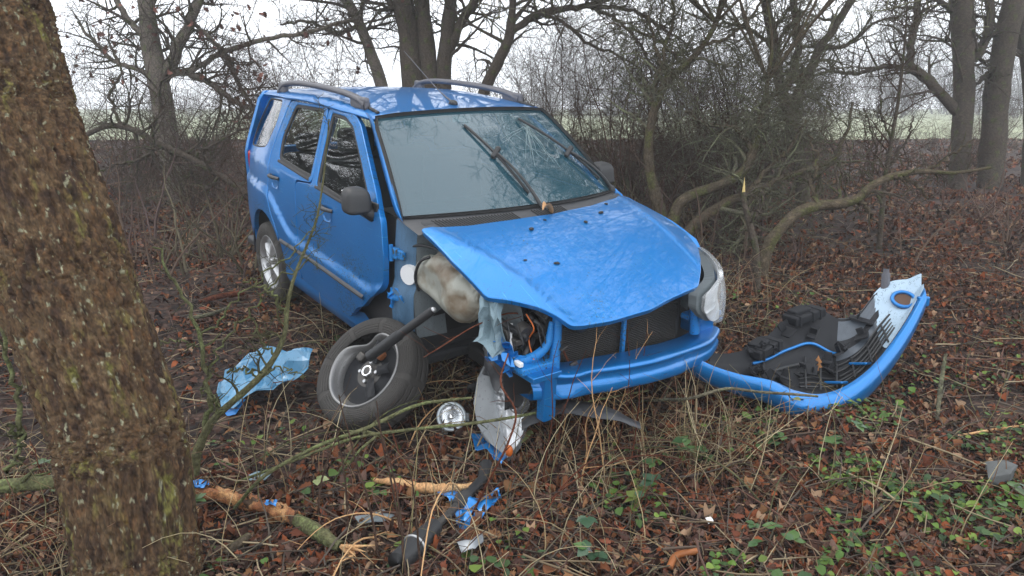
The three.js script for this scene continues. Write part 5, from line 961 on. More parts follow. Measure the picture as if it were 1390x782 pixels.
// ================================================================ THE NEAR TRUNK
{
  const c = curve(TRUNK, 200), acc = []; let s = 0;
  TRUNK.forEach(() => 0);
  const cyl = new THREE.CatmullRomCurve3(TRUNK.map(p => V(p[0], p[1], p[2])), false, 'centripetal'), L = cyl.getLength();
  const ridge = (th, y) => {
    const w = 0.7 * fbm(Math.cos(th) * 2 + 5, Math.sin(th) * 2, y * 3.5, 3);
    const a = Math.cos(th + w * 0.2) * 4.6, b = Math.sin(th + w * 0.2) * 4.6;
    const n1 = noise(a * 1.3, b * 1.3, y * 8), n2 = noise(a * 2.6 + 9, b * 2.6, y * 20 + w), n3 = noise(a * 5 + 3, b * 5, y * 50);
    return 0.008 - 0.008 * Math.exp(-((n1 / 0.12) ** 2)) - 0.009 * Math.exp(-((n2 / 0.13) ** 2)) - 0.006 * Math.exp(-((n3 / 0.18) ** 2)) + 0.004 * n1 * n1 + 0.005 * fbm(a * 5, b * 5, y * 60, 3) * 2;   // plates parted by fissures
  };
  const g = grid(300, 640, (u, v) => {
    const th = u * 2 * Math.PI, t = v, p = cyl.getPoint(t), k = t * (TRUNK.length - 1), i = Math.min(TRUNK.length - 2, Math.floor(k));
    const R = lerp(TRUNK[i][3], TRUNK[i + 1][3], k - i) * 0.86 * (1 + 0.05 * Math.cos(th * 2 + t * 3) + 0.03 * noise(Math.cos(th) * 2, Math.sin(th) * 2, t * 6)) + ridge(th, t * L);
    const T = cyl.getTangent(t), X = V(1, 0, 0).addScaledVector(T, -T.x).normalize(), Z = X.clone().cross(T);
    return p.addScaledVector(X, Math.cos(th) * R).addScaledVector(Z, Math.sin(th) * R);
  }, true);
  const tex = texture(1024, (u, v) => {
    const th = u * 6.28318, a = Math.cos(th) * 4.6, b = Math.sin(th) * 4.6, y = v * L;
    const f1 = fbm(a * 2.4, b * 2.4, y * 26, 3), f2 = fbm(a * 5, b * 5, y * 70, 3), f3 = noise(a * 14, b * 14, y * 220), pl = fbm(a * 2.4 + 30, b * 2.4, y * 24, 3);
    let c = [78, 59, 41]; const mix = (d, k) => { k = clamp(k); c = c.map((x, i) => lerp(x, d[i], k)); };
    mix([92, 74, 54], (f1 + 0.1) * 2.4); mix([92, 66, 42], (pl - 0.12) * 3 * clamp(0.5 + f2 * 2)); mix([56, 42, 33], (-f1 - 0.08) * 3);
    mix([98, 94, 50], (-0.03 + fbm(a * 1.1 + 60, b * 1.1, y * 11, 3) - 0.05) * 3 * clamp(0.5 + f2 * 2));           // algae
    const li = fbm(a * 4 + 90, b * 4, y * 60, 4); mix([128, 126, 104], (li - 0.31) * 12 * clamp(0.6 + f2)); // lichen patches
    const k = 0.86 + 0.22 * f3 + 0.3 * f2; return c.map(x => clamp(x * k * 1.02, 0, 255));
  }, { height: 1024 });
  const bump = texture(512, (u, v) => { const th = u * 6.28318, a = Math.cos(th) * 26, b = Math.sin(th) * 26; const k = 255 * clamp(0.5 + fbm(a, b, v * L * 40, 3) * 0.9); return [k, k, k]; }, { color: false });
  const t = thing('old_tree_trunk', 'big lichen-spotted tree trunk with rough brown bark, leaning beside the torn-off wheel', 'tree');
  mesh('trunk', g, new THREE.MeshPhysicalMaterial({ map: tex, roughness: 0.88, specularIntensity: 0.4, bumpMap: bump, bumpScale: 0.008 }), t);
  const up = cyl.getPoint(0), dir = cyl.getTangent(0).negate(), top = up.clone().addScaledVector(dir, 3.2);
  mesh('trunk', tube([up.clone().addScaledVector(dir, -0.02), up.clone().addScaledVector(dir, 1.4), top], [0.20, 0.185, 0.16], 20, { wob: 0.1, seed: 3 }), B.dark, t);
  const bag = new Bag(), r = rng(71), q = [top.clone().addScaledVector(dir, -1.2), top, top.clone().add(V(-0.3, 2.5, -0.4))]; twigs(bag, q, [0.19, 0.17, 0.06], r, { count: 9, len: 2.2, depth: 2, taper: 0.4 });
  bag.tube([top, q[2]], [0.18, 0.05], 8);
  kindOf(mesh('twigs', bag.geo(), B.dark, t), 'stuff');
}
// ---- the young green stems beside it
bareTree('green', 'green_sapling', 'slender green forked sapling rising over the scraped branch', B.green, B.green, 41, { root: true, trunkTwigs: 10, trunkLen: 0.22, len: 0.14, limbTwigs: 6, depth: 0, jitter: 0.02, sides: 9, t: { min: 0.0014 }, from: 0.25 }, 'sapling');
bareTree('left', 'fallen_branch', 'stout green fallen branch behind the big lichen-spotted trunk', B.green, B.green, 42, { root: false, trunkTwigs: 3, trunkLen: 0.3, len: 0.2, limbTwigs: 4, depth: 0, sides: 10, t: { min: 0.0016 } }, 'branch');

// ---- sticks, canes
const woodRaw = new THREE.MeshStandardMaterial({ map: texture(256, (u, v) => { const a = tileFbm(u, v, 6, 80), b = tileNoise(u, v, 90, 81), c = clamp((a - 0.3) * 4); const k = (0.62 + 0.4 * b) * (tileFbm(u, v, 10, 83) > 0.58 ? 0.45 : 1); return [lerp(200, 150, c) * k, lerp(150, 92, c) * k, lerp(98, 52, c) * k].map(x => clamp(x, 0, 255)); }, { repeat: 4 }), roughness: 0.8 });
const woodPale = new THREE.MeshStandardMaterial({ map: texture(256, (u, v) => { const a = tileFbm(u, v, 4, 84), b = tileNoise(u, v, 70, 85); const k = 0.7 + 0.4 * b; return [196 * k, lerp(166, 140, a) * k, lerp(120, 92, a) * k].map(x => clamp(x, 0, 255)); }, { repeat: 4 }), roughness: 0.85 });
{
  const t = thing('scraped_branch', 'broken branch scraped to orange wood and smeared with blue paint', 'branch');
  const S = STICKS.stripped, c = curve(S, 60);
  const rough = (c, a, b, w, seed) => tube(c.pts.slice(a, b + 1), c.rad.slice(a, b + 1).map((r, i) => r * (1 + 0.12 * noise(i * 0.9, seed))), 12, { wob: w, seed });
  const hack = (g, amp) => { const p = g.attributes.position, n = g.attributes.normal; for (let i = 0; i < p.count; i++) { const k = amp * (fbm(p.getX(i) * 26, p.getY(i) * 40, p.getZ(i) * 26, 3) * 1.6 - 0.2 + 0.5 * Math.abs(noise(p.getX(i) * 70, p.getY(i) * 90, p.getZ(i) * 70))); p.setXYZ(i, p.getX(i) + n.getX(i) * k, p.getY(i) + n.getY(i) * k, p.getZ(i) + n.getZ(i) * k); } g.computeVertexNormals(); return g; };
  const cs = curve(S, 200);
  mesh('stripped_wood', hack(tube(cs.pts.slice(0, 122), cs.rad.slice(0, 122), 18, { wob: 0.3, seed: 2 }), 0.011), woodRaw, t);
  mesh('bark_length', rough(c, 36, 54, 0.15, 3), B.green, t);
  const e = c.pts[54], d = c.pts[60].clone().sub(c.pts[54]);
  const r = rng(6);
  for (let k = 0; k < 5; k++) mesh('splinter', merge([rod([[e.x, e.y, e.z, 0.009], [e.x + d.x * 0.5 + (r() - 0.5) * 0.05, e.y + (r() - 0.4) * 0.03, e.z + d.z * 0.5 + (r() - 0.5) * 0.05, 0.008], [e.x + d.x * (0.9 + 0.6 * r()) + (r() - 0.5) * 0.1, e.y + (r() - 0.3) * 0.05, e.z + d.z * (0.9 + 0.6 * r()) + (r() - 0.5) * 0.1, 0.001]], 0.006, 8, 5)]), woodPale, t);
  const h = c.pts[0]; mesh('splinter', merge([rod([[h.x, h.y, h.z, 0.016], [h.x + 0.03, h.y - 0.05, h.z + 0.05, 0.015], [h.x + 0.10, h.y - 0.07, h.z + 0.12, 0.004]], 0.01, 10, 6)]), woodPale, t);
  for (let k = 0; k < 14; k++) { const i = Math.floor(r() * 34), p = c.pts[i]; mesh('fibre', merge([rod([[p.x, p.y + 0.018, p.z, 0.005], [p.x + 0.03 * r(), p.y + 0.035, p.z + 0.02 * r(), 0.004], [p.x + 0.05 * r(), p.y + 0.04 + 0.02 * r(), p.z + 0.04 * (r() - 0.5), 0.001]], 0.004, 6, 4)]), woodRaw, t); }
  for (const [i, w] of [[5, 0.05], [7, 0.035], [28, 0.03]]) { const p = c.pts[i]; mesh('paint_flake', slab(6, 4, (u, v) => V(p.x + (u - 0.5) * w * 1.5, p.y + c.rad[i] * 0.92 + 0.010 * noise(u * 4, v * 4, i), p.z + (v - 0.5) * w), 0.001).translate(0, 0.006, 0.008), M.paint, t); }
}
function stickThing(key, name, label, m, cat, { sides = 8, wob = 0.12, n = 30, tw = 0, len = 0.2, group } = {}) {
  const t = thing(name, label, cat, group), c = curve(STICKS[key], n), r = rng(key.length * 131 + 7);
  mesh('stem', tube(c.pts, c.rad, sides, { wob, seed: key.length }), m, t);
  if (tw) { const bag = new Bag(); twigs(bag, c.pts, c.rad, r, { count: tw, len, depth: 0, from: 0.15, min: 0.0014, kink: 0.25 }); kindOf(mesh('twigs', bag.geo(), m, t), 'stuff'); }
  return t;
}
stickThing('underCar', 'fallen_stick', 'brown stick lying under the hatchback’s sill', B.brown, 'stick');
stickThing('splinterWood', 'wood_splinter', 'long pale splinter of split wood above the blue shards', woodPale, 'splinter', { wob: 0.4 });
stickThing('mossyStick', 'mossy_stick', 'short mossy stick below the scraped branch', B.moss, 'stick');
stickThing('lowStick1', 'fallen_stick', 'thin pale stick on the ground by the lone forked tree', B.lichen, 'stick');
stickThing('lowStick2', 'fallen_stick', 'reddish peeled stick on bare soil near the wheel', B.red, 'stick');
stickThing('lowStick3', 'fallen_stick', 'grey stick on bare soil beside the peeled red one', B.lichen, 'stick');
stickThing('cane1', 'green_cane', 'green bramble cane arching in front of the torn-off wheel', B.green, 'cane', { tw: 5 });
stickThing('cane2', 'green_cane', 'long green cane stretching past the fog lamp and the broken headlamp', B.green, 'cane', { tw: 6, n: 40 });
stickThing('cane3', 'green_cane', 'short hooked green cane below the torn-off wheel', B.green, 'cane');
stickThing('cane4', 'straw_stem', 'pale dead stem lying across the torn bumper’s blue rim', B.lichen, 'stem', { tw: 4, len: 0.12 });
stickThing('cane5', 'straw_stem', 'yellowish dead stem flat on the leaf litter', woodPale, 'stem');
stickThing('cane6', 'straw_stem', 'single upright pale stalk standing clear of the leaf litter', B.lichen, 'stem');
stickThing('cane7', 'red_cane', 'red bramble cane rising in front of the broken headlamp', B.red, 'cane', { tw: 5 });
stickThing('cane8', 'red_cane', 'red-brown cane arching over the bonnet’s front edge', B.red, 'cane', { tw: 9, len: 0.3 });
// ================================================================ GROUND COVER
{
  const litterPlace = (d0, d1, s0, s1, pow = 1) => (r) => {
    const d = d0 + (d1 - d0) * r() ** pow, x = (r() * 2 - 1) * (0.74 * d + 0.8), z = -d + (r() - 0.5) * 0.2;
    const bare = fbm(x * 0.5 + 4, z * 0.5, 3, 2); if (noise(x * 1.1 + 40, z * 1.1, 7) < -0.35 && r() < 0.75) return null;
    if (x < -0.4 && d > 3 && d < 6.5 && bare > -0.22 && r() < 0.7) return null;
    return { p: V(x, ground(x, z) + 0.004 + 0.03 * r(), z), s: s0 + (s1 - s0) * r() * r(), sy: 0.6 + 1.6 * r(), sz: 0.7 + 0.7 * r(), e: new THREE.Euler((r() - 0.5) * 0.9, r() * 6.28, (r() - 0.5) * 0.9) };
  };
  const cols = [[0.105, 0.038, 0.017], [0.085, 0.032, 0.017], [0.135, 0.056, 0.026], [0.055, 0.026, 0.018], [0.095, 0.046, 0.032], [0.17, 0.085, 0.04], [0.036, 0.02, 0.015], [0.12, 0.072, 0.056], [0.05, 0.025, 0.02], [0.25, 0.16, 0.10], [0.17, 0.05, 0.02], [0.15, 0.05, 0.028]];
  scatter('leaf_litter', 'brown and reddish fallen leaves covering the ground', 46000, leafGeos, leafMat, litterPlace(1.6, 7, 0.022, 0.075), cols);
  scatter('leaf_litter', 'brown fallen leaves under the farther trees', 26000, leafGeos, leafMat, litterPlace(7, 15, 0.05, 0.10), cols);
  scatter('leaf_litter', 'brown fallen leaves at the far edge of the wood', 12000, leafGeos, leafMat, litterPlace(15, 31, 0.09, 0.18), cols);
  scatter('leaf_crumbs', 'broken brown leaf fragments and bark crumbs between the fallen leaves', 26000, [leafGeos[1], leafGeos[3]], leafMat, litterPlace(1.6, 8, 0.010, 0.034), [...cols, [0.025, 0.016, 0.012], [0.16, 0.11, 0.065], [0.05, 0.06, 0.02]]);
  // short sticks and stalks in the litter
  const bit = (seed) => { const r = rng(seed), bag = new Bag(), d = V(1, 0, 0), p = [V(-0.5, 0, 0)]; for (let i = 1; i <= 5; i++) { d.add(V(0, (r() - 0.5) * 0.25, (r() - 0.5) * 0.35)).normalize(); p.push(p[i - 1].clone().addScaledVector(d, 0.2)); } bag.tube(p, p.map((_, i) => lerp(0.012, 0.006, i / 5)), 5); return bag.geo(); };
  const bits = [bit(1), bit(2), bit(3), bit(4)], white = new THREE.MeshStandardMaterial({ color: 0xffffff, roughness: 0.85 });
  scatter('twig_litter', 'small fallen twigs and dead stalks among the leaves', 8000, bits, white, (r) => {
    const d = 1.7 + 9 * r() ** 1.4, x = (r() * 2 - 1) * (0.74 * d + 0.6), z = -d;
    return { p: V(x, ground(x, z) + 0.012 + 0.05 * r() * r(), z), s: 0.14 + 0.36 * r() * r(), e: new THREE.Euler((r() - 0.5) * 0.3, r() * 6.28, (r() - 0.5) * 0.45) };
  }, [[0.08, 0.055, 0.038], [0.06, 0.045, 0.033], [0.13, 0.095, 0.055], [0.24, 0.19, 0.115], [0.055, 0.042, 0.032], [0.09, 0.042, 0.028], [0.06, 0.05, 0.03]]);
  // straw grass: thin bent blades
  const blade = (seed) => { const r = rng(seed), bag = new Bag(), d = V(0.15 * r(), 1, 0.1), p = [V(0, -0.03, 0)], b = 0.10 + 0.22 * r(); for (let i = 1; i <= 7; i++) { d.add(V(b, -b * 0.55 * i / 4, (r() - 0.5) * 0.2)).normalize(); p.push(p[i - 1].clone().addScaledVector(d, 0.15)); } bag.tube(p, p.map((_, i) => lerp(0.0062, 0.0015, i / 7)), 3); return bag.geo(); };
  const blades = [1, 2, 3, 4, 5].map(blade);
  const clumps = [[0.95, -3.15, 0.35, 95], [0.75, -3.3, 0.3, 55], [1.25, -2.9, 0.6, 36], [0.45, -3.1, 0.4, 38], [0.1, -2.6, 0.7, 50], [1.2, -4.9, 0.7, 150], [1.5, -5.4, 0.8, 110], [-1.6, -2.3, 0.35, 100], [-1.9, -2.9, 0.5, 70], [-0.9, -2.8, 0.7, 50], [2.1, -3.0, 0.9, 45], [-0.9, -4.7, 0.7, 120], [-0.6, -3.9, 0.5, 60]];
  const spots = []; const rr = rng(88); for (const [x, z, s, n] of clumps) for (let i = 0; i < n; i++) { const a = rr() * 6.28, q = s * Math.sqrt(rr()) * (0.5 + 0.6 * rr()); spots.push([x + Math.cos(a) * q, z + Math.sin(a) * q]); }
  { const q = rng(97); for (let i = 0; i < 90; i++) spots.push([lerp(-0.5, 1.3, q()), lerp(-3.3, -2.15, q())]); }
  scatter('dead_grass', 'pale straw-coloured dead grass bent over the litter', spots.length, blades, white, (r, k) => { const [x, z] = spots[k]; return { p: V(x, ground(x, z), z), s: 0.18 + 0.36 * r(), e: new THREE.Euler((r() - 0.5) * 1.4, r() * 6.28, (r() - 0.5) * 1.4) }; },
    [[0.28, 0.21, 0.11], [0.20, 0.14, 0.07], [0.36, 0.30, 0.18], [0.15, 0.08, 0.045], [0.13, 0.115, 0.05]]);
  // small green plants
  const round = (() => { const pos = [0, 0, 0], idx = [], uv = [0.5, 0.5], n = 9; for (let i = 0; i < n; i++) { const a = i / n * 6.283, q = 0.5 * (1 + 0.16 * Math.cos(a * 3) + 0.08 * (i % 2)); pos.push(Math.cos(a) * q, 0.10 + 0.06 * Math.sin(a * 2), Math.sin(a) * q * 0.85); uv.push(0.5 + Math.cos(a) / 2, 0.5 + Math.sin(a) / 2); idx.push(0, 1 + (i + 1) % n, 1 + i); } return build(pos, idx, null, uv); })();
  const greenM = new THREE.MeshPhysicalMaterial({ color: 0xffffff, roughness: 0.6, specularIntensity: 0.5, side: THREE.DoubleSide });
  const gp = [[1.9, -2.7, 1.0, 760], [1.5, -2.35, 0.8, 700], [2.4, -3.3, 0.9, 520], [0.9, -2.5, 0.7, 420], [2.2, -2.4, 0.8, 620], [1.7, -3.3, 0.7, 260], [0.55, -2.9, 0.45, 190], [1.4, -3.2, 0.5, 200], [2.9, -4.2, 1.0, 160], [1.9, -5.0, 0.7, 160], [1.2, -5.3, 0.5, 120], [-0.4, -2.6, 0.6, 90], [-1.0, -3.1, 0.5, 60], [-1.35, -2.1, 0.4, 80], [-1.0, -4.6, 0.25, 60], [0.3, -2.35, 0.5, 120]];
  const gs = []; for (const [x, z, s, n] of gp) for (let i = 0; i < n; i++) { const a = rr() * 6.28, q = s * rr() ** 0.6, X = x + Math.cos(a) * q, Z = z + Math.sin(a) * q; if (noise(X * 4, Z * 4, 9) > -0.15) gs.push([X, Z]); }
  scatter('ground_ivy', 'small green leaves of creeping plants between the dead leaves', gs.length, [round, leafGeos[2]], greenM, (r, k) => { const [x, z] = gs[k]; return { p: V(x, ground(x, z) + 0.02 + 0.04 * r(), z), s: 0.022 + 0.036 * r() * r(), e: new THREE.Euler((r() - 0.5) * 1.0, r() * 6.28, (r() - 0.5) * 1.0) }; },
    [[0.045, 0.09, 0.016], [0.065, 0.12, 0.018], [0.035, 0.07, 0.018], [0.10, 0.15, 0.025], [0.03, 0.06, 0.022]]);
  // moss cushions on the litter
}
// ---- bramble sprigs with leaves that can be picked out
{
  const lg = (() => { const pos = [], idx = [], uv = [], n = 8; for (let i = 0; i <= n; i++) { const t = i / n, w = 0.36 * Math.sin(Math.PI * t ** 0.75) * (1 + 0.10 * (i % 2)) + 0.004; for (const k of [-1, -0.5, 0, 0.5, 1]) { pos.push(t, 0.10 * Math.abs(k) * w * 3 * 0.5 - 0.12 * t * t + 0.015 * Math.sin(i * 2.6) * Math.abs(k), k * w); uv.push(t, k); } } for (let i = 0; i < n; i++) for (let k = 0; k < 4; k++) { const a = i * 5 + k; idx.push(a, a + 1, a + 6, a, a + 6, a + 5); } return build(pos, idx, null, uv); })();
  const mats = [[0.032, 0.075, 0.02], [0.048, 0.10, 0.02], [0.026, 0.062, 0.028], [0.10, 0.13, 0.025], [0.18, 0.21, 0.08]].map(c => new THREE.MeshPhysicalMaterial({ color: lin(...c), roughness: 0.42, side: THREE.DoubleSide }));
  const sprig = (label, x, z, h, n, size, mi, seed, spread = 0.12) => {
    const r = rng(seed), t = thing('bramble_sprig', label, 'bramble', 'leafy bramble sprigs'); delete t.userData.group;
    const y0 = ground(x, z), pts = [V(x, y0 - 0.02, z)]; const d = V((r() - 0.5) * 1.2, 1, (r() - 0.5) * 1.2).normalize(), seg = 7;
    for (let i = 1; i <= seg; i++) { d.add(V((r() - 0.5) * 0.5, -0.06, (r() - 0.5) * 0.5)).normalize(); pts.push(pts[i - 1].clone().addScaledVector(d, h / seg)); }
    const stem = mesh('stem', tube(pts, pts.map((_, i) => lerp(0.004, 0.002, i / seg)), 5), B.red, t);
    for (let k = 0; k < n; k++) {
      const p = pts[Math.min(seg, 1 + Math.floor((k + r()) / n * seg))], a0 = r() * 6.28, off = V(Math.cos(a0), 0.25 * r(), Math.sin(a0)).multiplyScalar(spread * r());
      for (let j = 0; j < 3; j++) {
        const l = mesh('leaf', lg, mats[(mi + Math.floor(r() * 2)) % 5], t), s = size * (j === 1 ? 1.15 : 0.9) * (0.75 + 0.5 * r());
        l.position.copy(p).add(off); l.scale.setScalar(s); l.rotation.set((r() - 0.5) * 0.5, a0 + (j - 1) * 1.15, (r() - 0.5) * 0.5, 'YXZ');
      }
    }
  };
  sprig('dark green bramble leaves in the straw grass below the crossmember', 0.72, -3.02, 0.22, 5, 0.055, 0, 1);
  sprig('big rounded bramble leaves in front of the black plastic strip', 0.52, -2.75, 0.20, 5, 0.06, 2, 2);
  sprig('pale bramble leaves hanging over the torn bumper’s rim', 1.36, -3.42, 0.30, 3, 0.055, 3, 3);
  sprig('dark bramble leaves on the ground under the torn bumper', 1.45, -3.25, 0.12, 5, 0.065, 0, 4, 0.2);
  sprig('bright green leaf sprig beside the flat grey stone', 2.02, -2.80, 0.10, 4, 0.06, 1, 5, 0.18);
  sprig('blue-green bramble leaves at the foot of the big lichen-spotted trunk', -1.13, -1.95, 0.30, 4, 0.06, 2, 6);
  sprig('lone green leaves against the bark of the big trunk', -1.02, -2.05, 0.42, 2, 0.055, 1, 7, 0.05);
  sprig('bramble leaves half hidden behind the big trunk’s far side', -1.85, -2.75, 0.30, 3, 0.06, 0, 8);
  sprig('green leaf sprig between the headlamp and the crossmember bracket', 0.16, -3.38, 0.2, 2, 0.06, 3, 9);
  sprig('mid-green sprig in front of the silver shard', 0.30, -2.40, 0.16, 5, 0.055, 1, 10, 0.16);
  sprig('olive sprig beside the scraped branch', -0.82, -2.72, 0.14, 2, 0.055, 3, 11);
  sprig('low green sprig among the leaves, clear of any wreckage', 1.02, -2.45, 0.12, 5, 0.045, 0, 12, 0.18);
  // thin red-brown canes before the grille
  const r = rng(909), spots = [[0.40, -3.30], [0.46, -3.36], [0.30, -3.28], [0.52, -3.30], [0.38, -3.42], [0.24, -3.35], [0.60, -3.38], [0.34, -3.15], [0.48, -3.22], [0.20, -3.1], [0.43, -3.05], [0.30, -2.95], [0.55, -3.1], [0.12, -2.9]];
  for (const [x, z] of spots) {
    const pts = [V(x, ground(x, z) - 0.02, z)], d = V((r() - 0.5) * 0.7, 1, (r() - 0.5) * 0.5).normalize(), h = 0.45 + 0.35 * r();
    for (let i = 1; i <= 9; i++) { d.add(V((r() - 0.5) * 0.35, -0.03, (r() - 0.5) * 0.35)).normalize(); pts.push(pts[i - 1].clone().addScaledVector(d, h / 9)); }
    const bag = new Bag(), rad = pts.map((_, i) => lerp(0.0045, 0.0014, i / 9)); bag.tube(pts, rad, 5); twigs(bag, pts, rad, r, { count: 4, len: 0.22, depth: 0, min: 0.0012 });
    tag(mesh('red_cane', bag.geo(), r() < 0.6 ? B.red : woodPale), 'thin dead cane standing before the radiator opening', 'cane', 'canes before the radiator');
  }
  // dark thin stems in the foreground
  for (const [x, z, h] of [[-0.36, -2.2, 0.62], [-0.47, -2.3, 0.66], [-0.30, -2.15, 0.5], [-0.62, -2.45, 0.5], [-0.40, -2.4, 0.6], [-0.75, -2.55, 0.45]]) {
    const pts = [V(x, ground(x, z) - 0.02, z)], d = V((r() - 0.5) * 0.3, 1, (r() - 0.5) * 0.3).normalize();
    for (let i = 1; i <= 9; i++) { d.add(V((r() - 0.5) * 0.2, 0, (r() - 0.5) * 0.2)).normalize(); pts.push(pts[i - 1].clone().addScaledVector(d, h / 9)); }
    const bag = new Bag(), rad = pts.map((_, i) => lerp(0.0055, 0.002, i / 9)); bag.tube(pts, rad, 5); twigs(bag, pts, rad, r, { count: 3, len: 0.16, depth: 0, min: 0.0012 });
    tag(mesh('dark_stem', bag.geo(), B.brown), 'thin dark stem standing between the scraped branch and the suspension strut', 'stem', 'dark stems in front');
  }
  // arching dead brambles over the litter
  const q = rng(611);
  for (let k = 0; k < 22; k++) {
    const left = k % 3 === 0, x = left ? lerp(-1.5, -0.5, q()) : lerp(-0.6, 1.4, q()), z = left ? lerp(-4.6, -2.6, q()) : lerp(-3.3, -2.2, q()), a = q() * 6.28, L = 0.5 + 0.7 * q();
    const pts = [V(x, ground(x, z) - 0.02, z)], d = V(Math.cos(a) * 0.7, 0.9, Math.sin(a) * 0.7).normalize();
    for (let i = 1; i <= 12; i++) { d.add(V((q() - 0.5) * 0.22, -0.16, (q() - 0.5) * 0.22)).normalize(); const p = pts[i - 1].clone().addScaledVector(d, L / 12); p.y = Math.max(p.y, ground(p.x, p.z) + 0.012); pts.push(p); }
    const bag = new Bag(), rad = pts.map((_, i) => lerp(0.0045, 0.0014, i / 12)); bag.tube(pts, rad, 5); twigs(bag, pts, rad, q, { count: 5, len: 0.16, depth: 0, min: 0.0012 });
    const m = [B.red, B.green, B.brown, woodPale][k % 4], nm = ['red', 'green', 'brown', 'straw-coloured'][k % 4];
    tag(mesh('bramble_cane', bag.geo(), m), nm + (left ? ' bramble cane arching over bare soil around the torn-off wheel' : ' bramble cane arching over the leaf litter before the car'), 'cane', nm + (left ? ' canes by the wheel' : ' canes before the car'));
  }
}
// ================================================================ WRECKAGE ON THE GROUND
function sheet(outline, { crumple = 0.02, freq = 9, thick = 0.003, seed = 1, bulge = 0, h = 0.02, lift = 0, raise = 0, flat = false } = {}) {   // a bent sheet spanning a 3-D outline
  const P = outline.map(p => V(...p)), c = P.reduce((a, b) => a.add(b), V(0, 0, 0)).multiplyScalar(1 / P.length), n = V(0, 0, 0);
  P.forEach((p, i) => { const q = P[(i + 1) % P.length]; n.x += (p.y - q.y) * (p.z + q.z); n.y += (p.z - q.z) * (p.x + q.x); n.z += (p.x - q.x) * (p.y + q.y); });
  n.normalize(); if (n.z + n.y < 0) n.negate();
  const X = V(1, 0, 0).addScaledVector(n, -n.x).normalize(), Y = n.clone().cross(X);
  const o = P.map(p => { const d = p.clone().sub(c); return [d.dot(X), d.dot(Y)]; });
  const R = Math.max(...o.map(p => Math.hypot(...p)));
  const made = panel(o, [], (a, b) => {
    const k = crumple * (noise(a * freq + seed, b * freq, seed) + 0.8 * Math.abs(noise(a * freq * 1.7, b * freq * 1.7 + seed, 5))) + bulge * (1 - (a * a + b * b) / (R * R));
    return c.clone().addScaledVector(X, a).addScaledVector(Y, b).addScaledVector(n, k + lift).add(V(0, raise, 0));
  }, { h, thick, bevel: 0 });
  if (!flat) return made;
  const f = made.toNonIndexed(); f.computeVertexNormals(); return f;
}
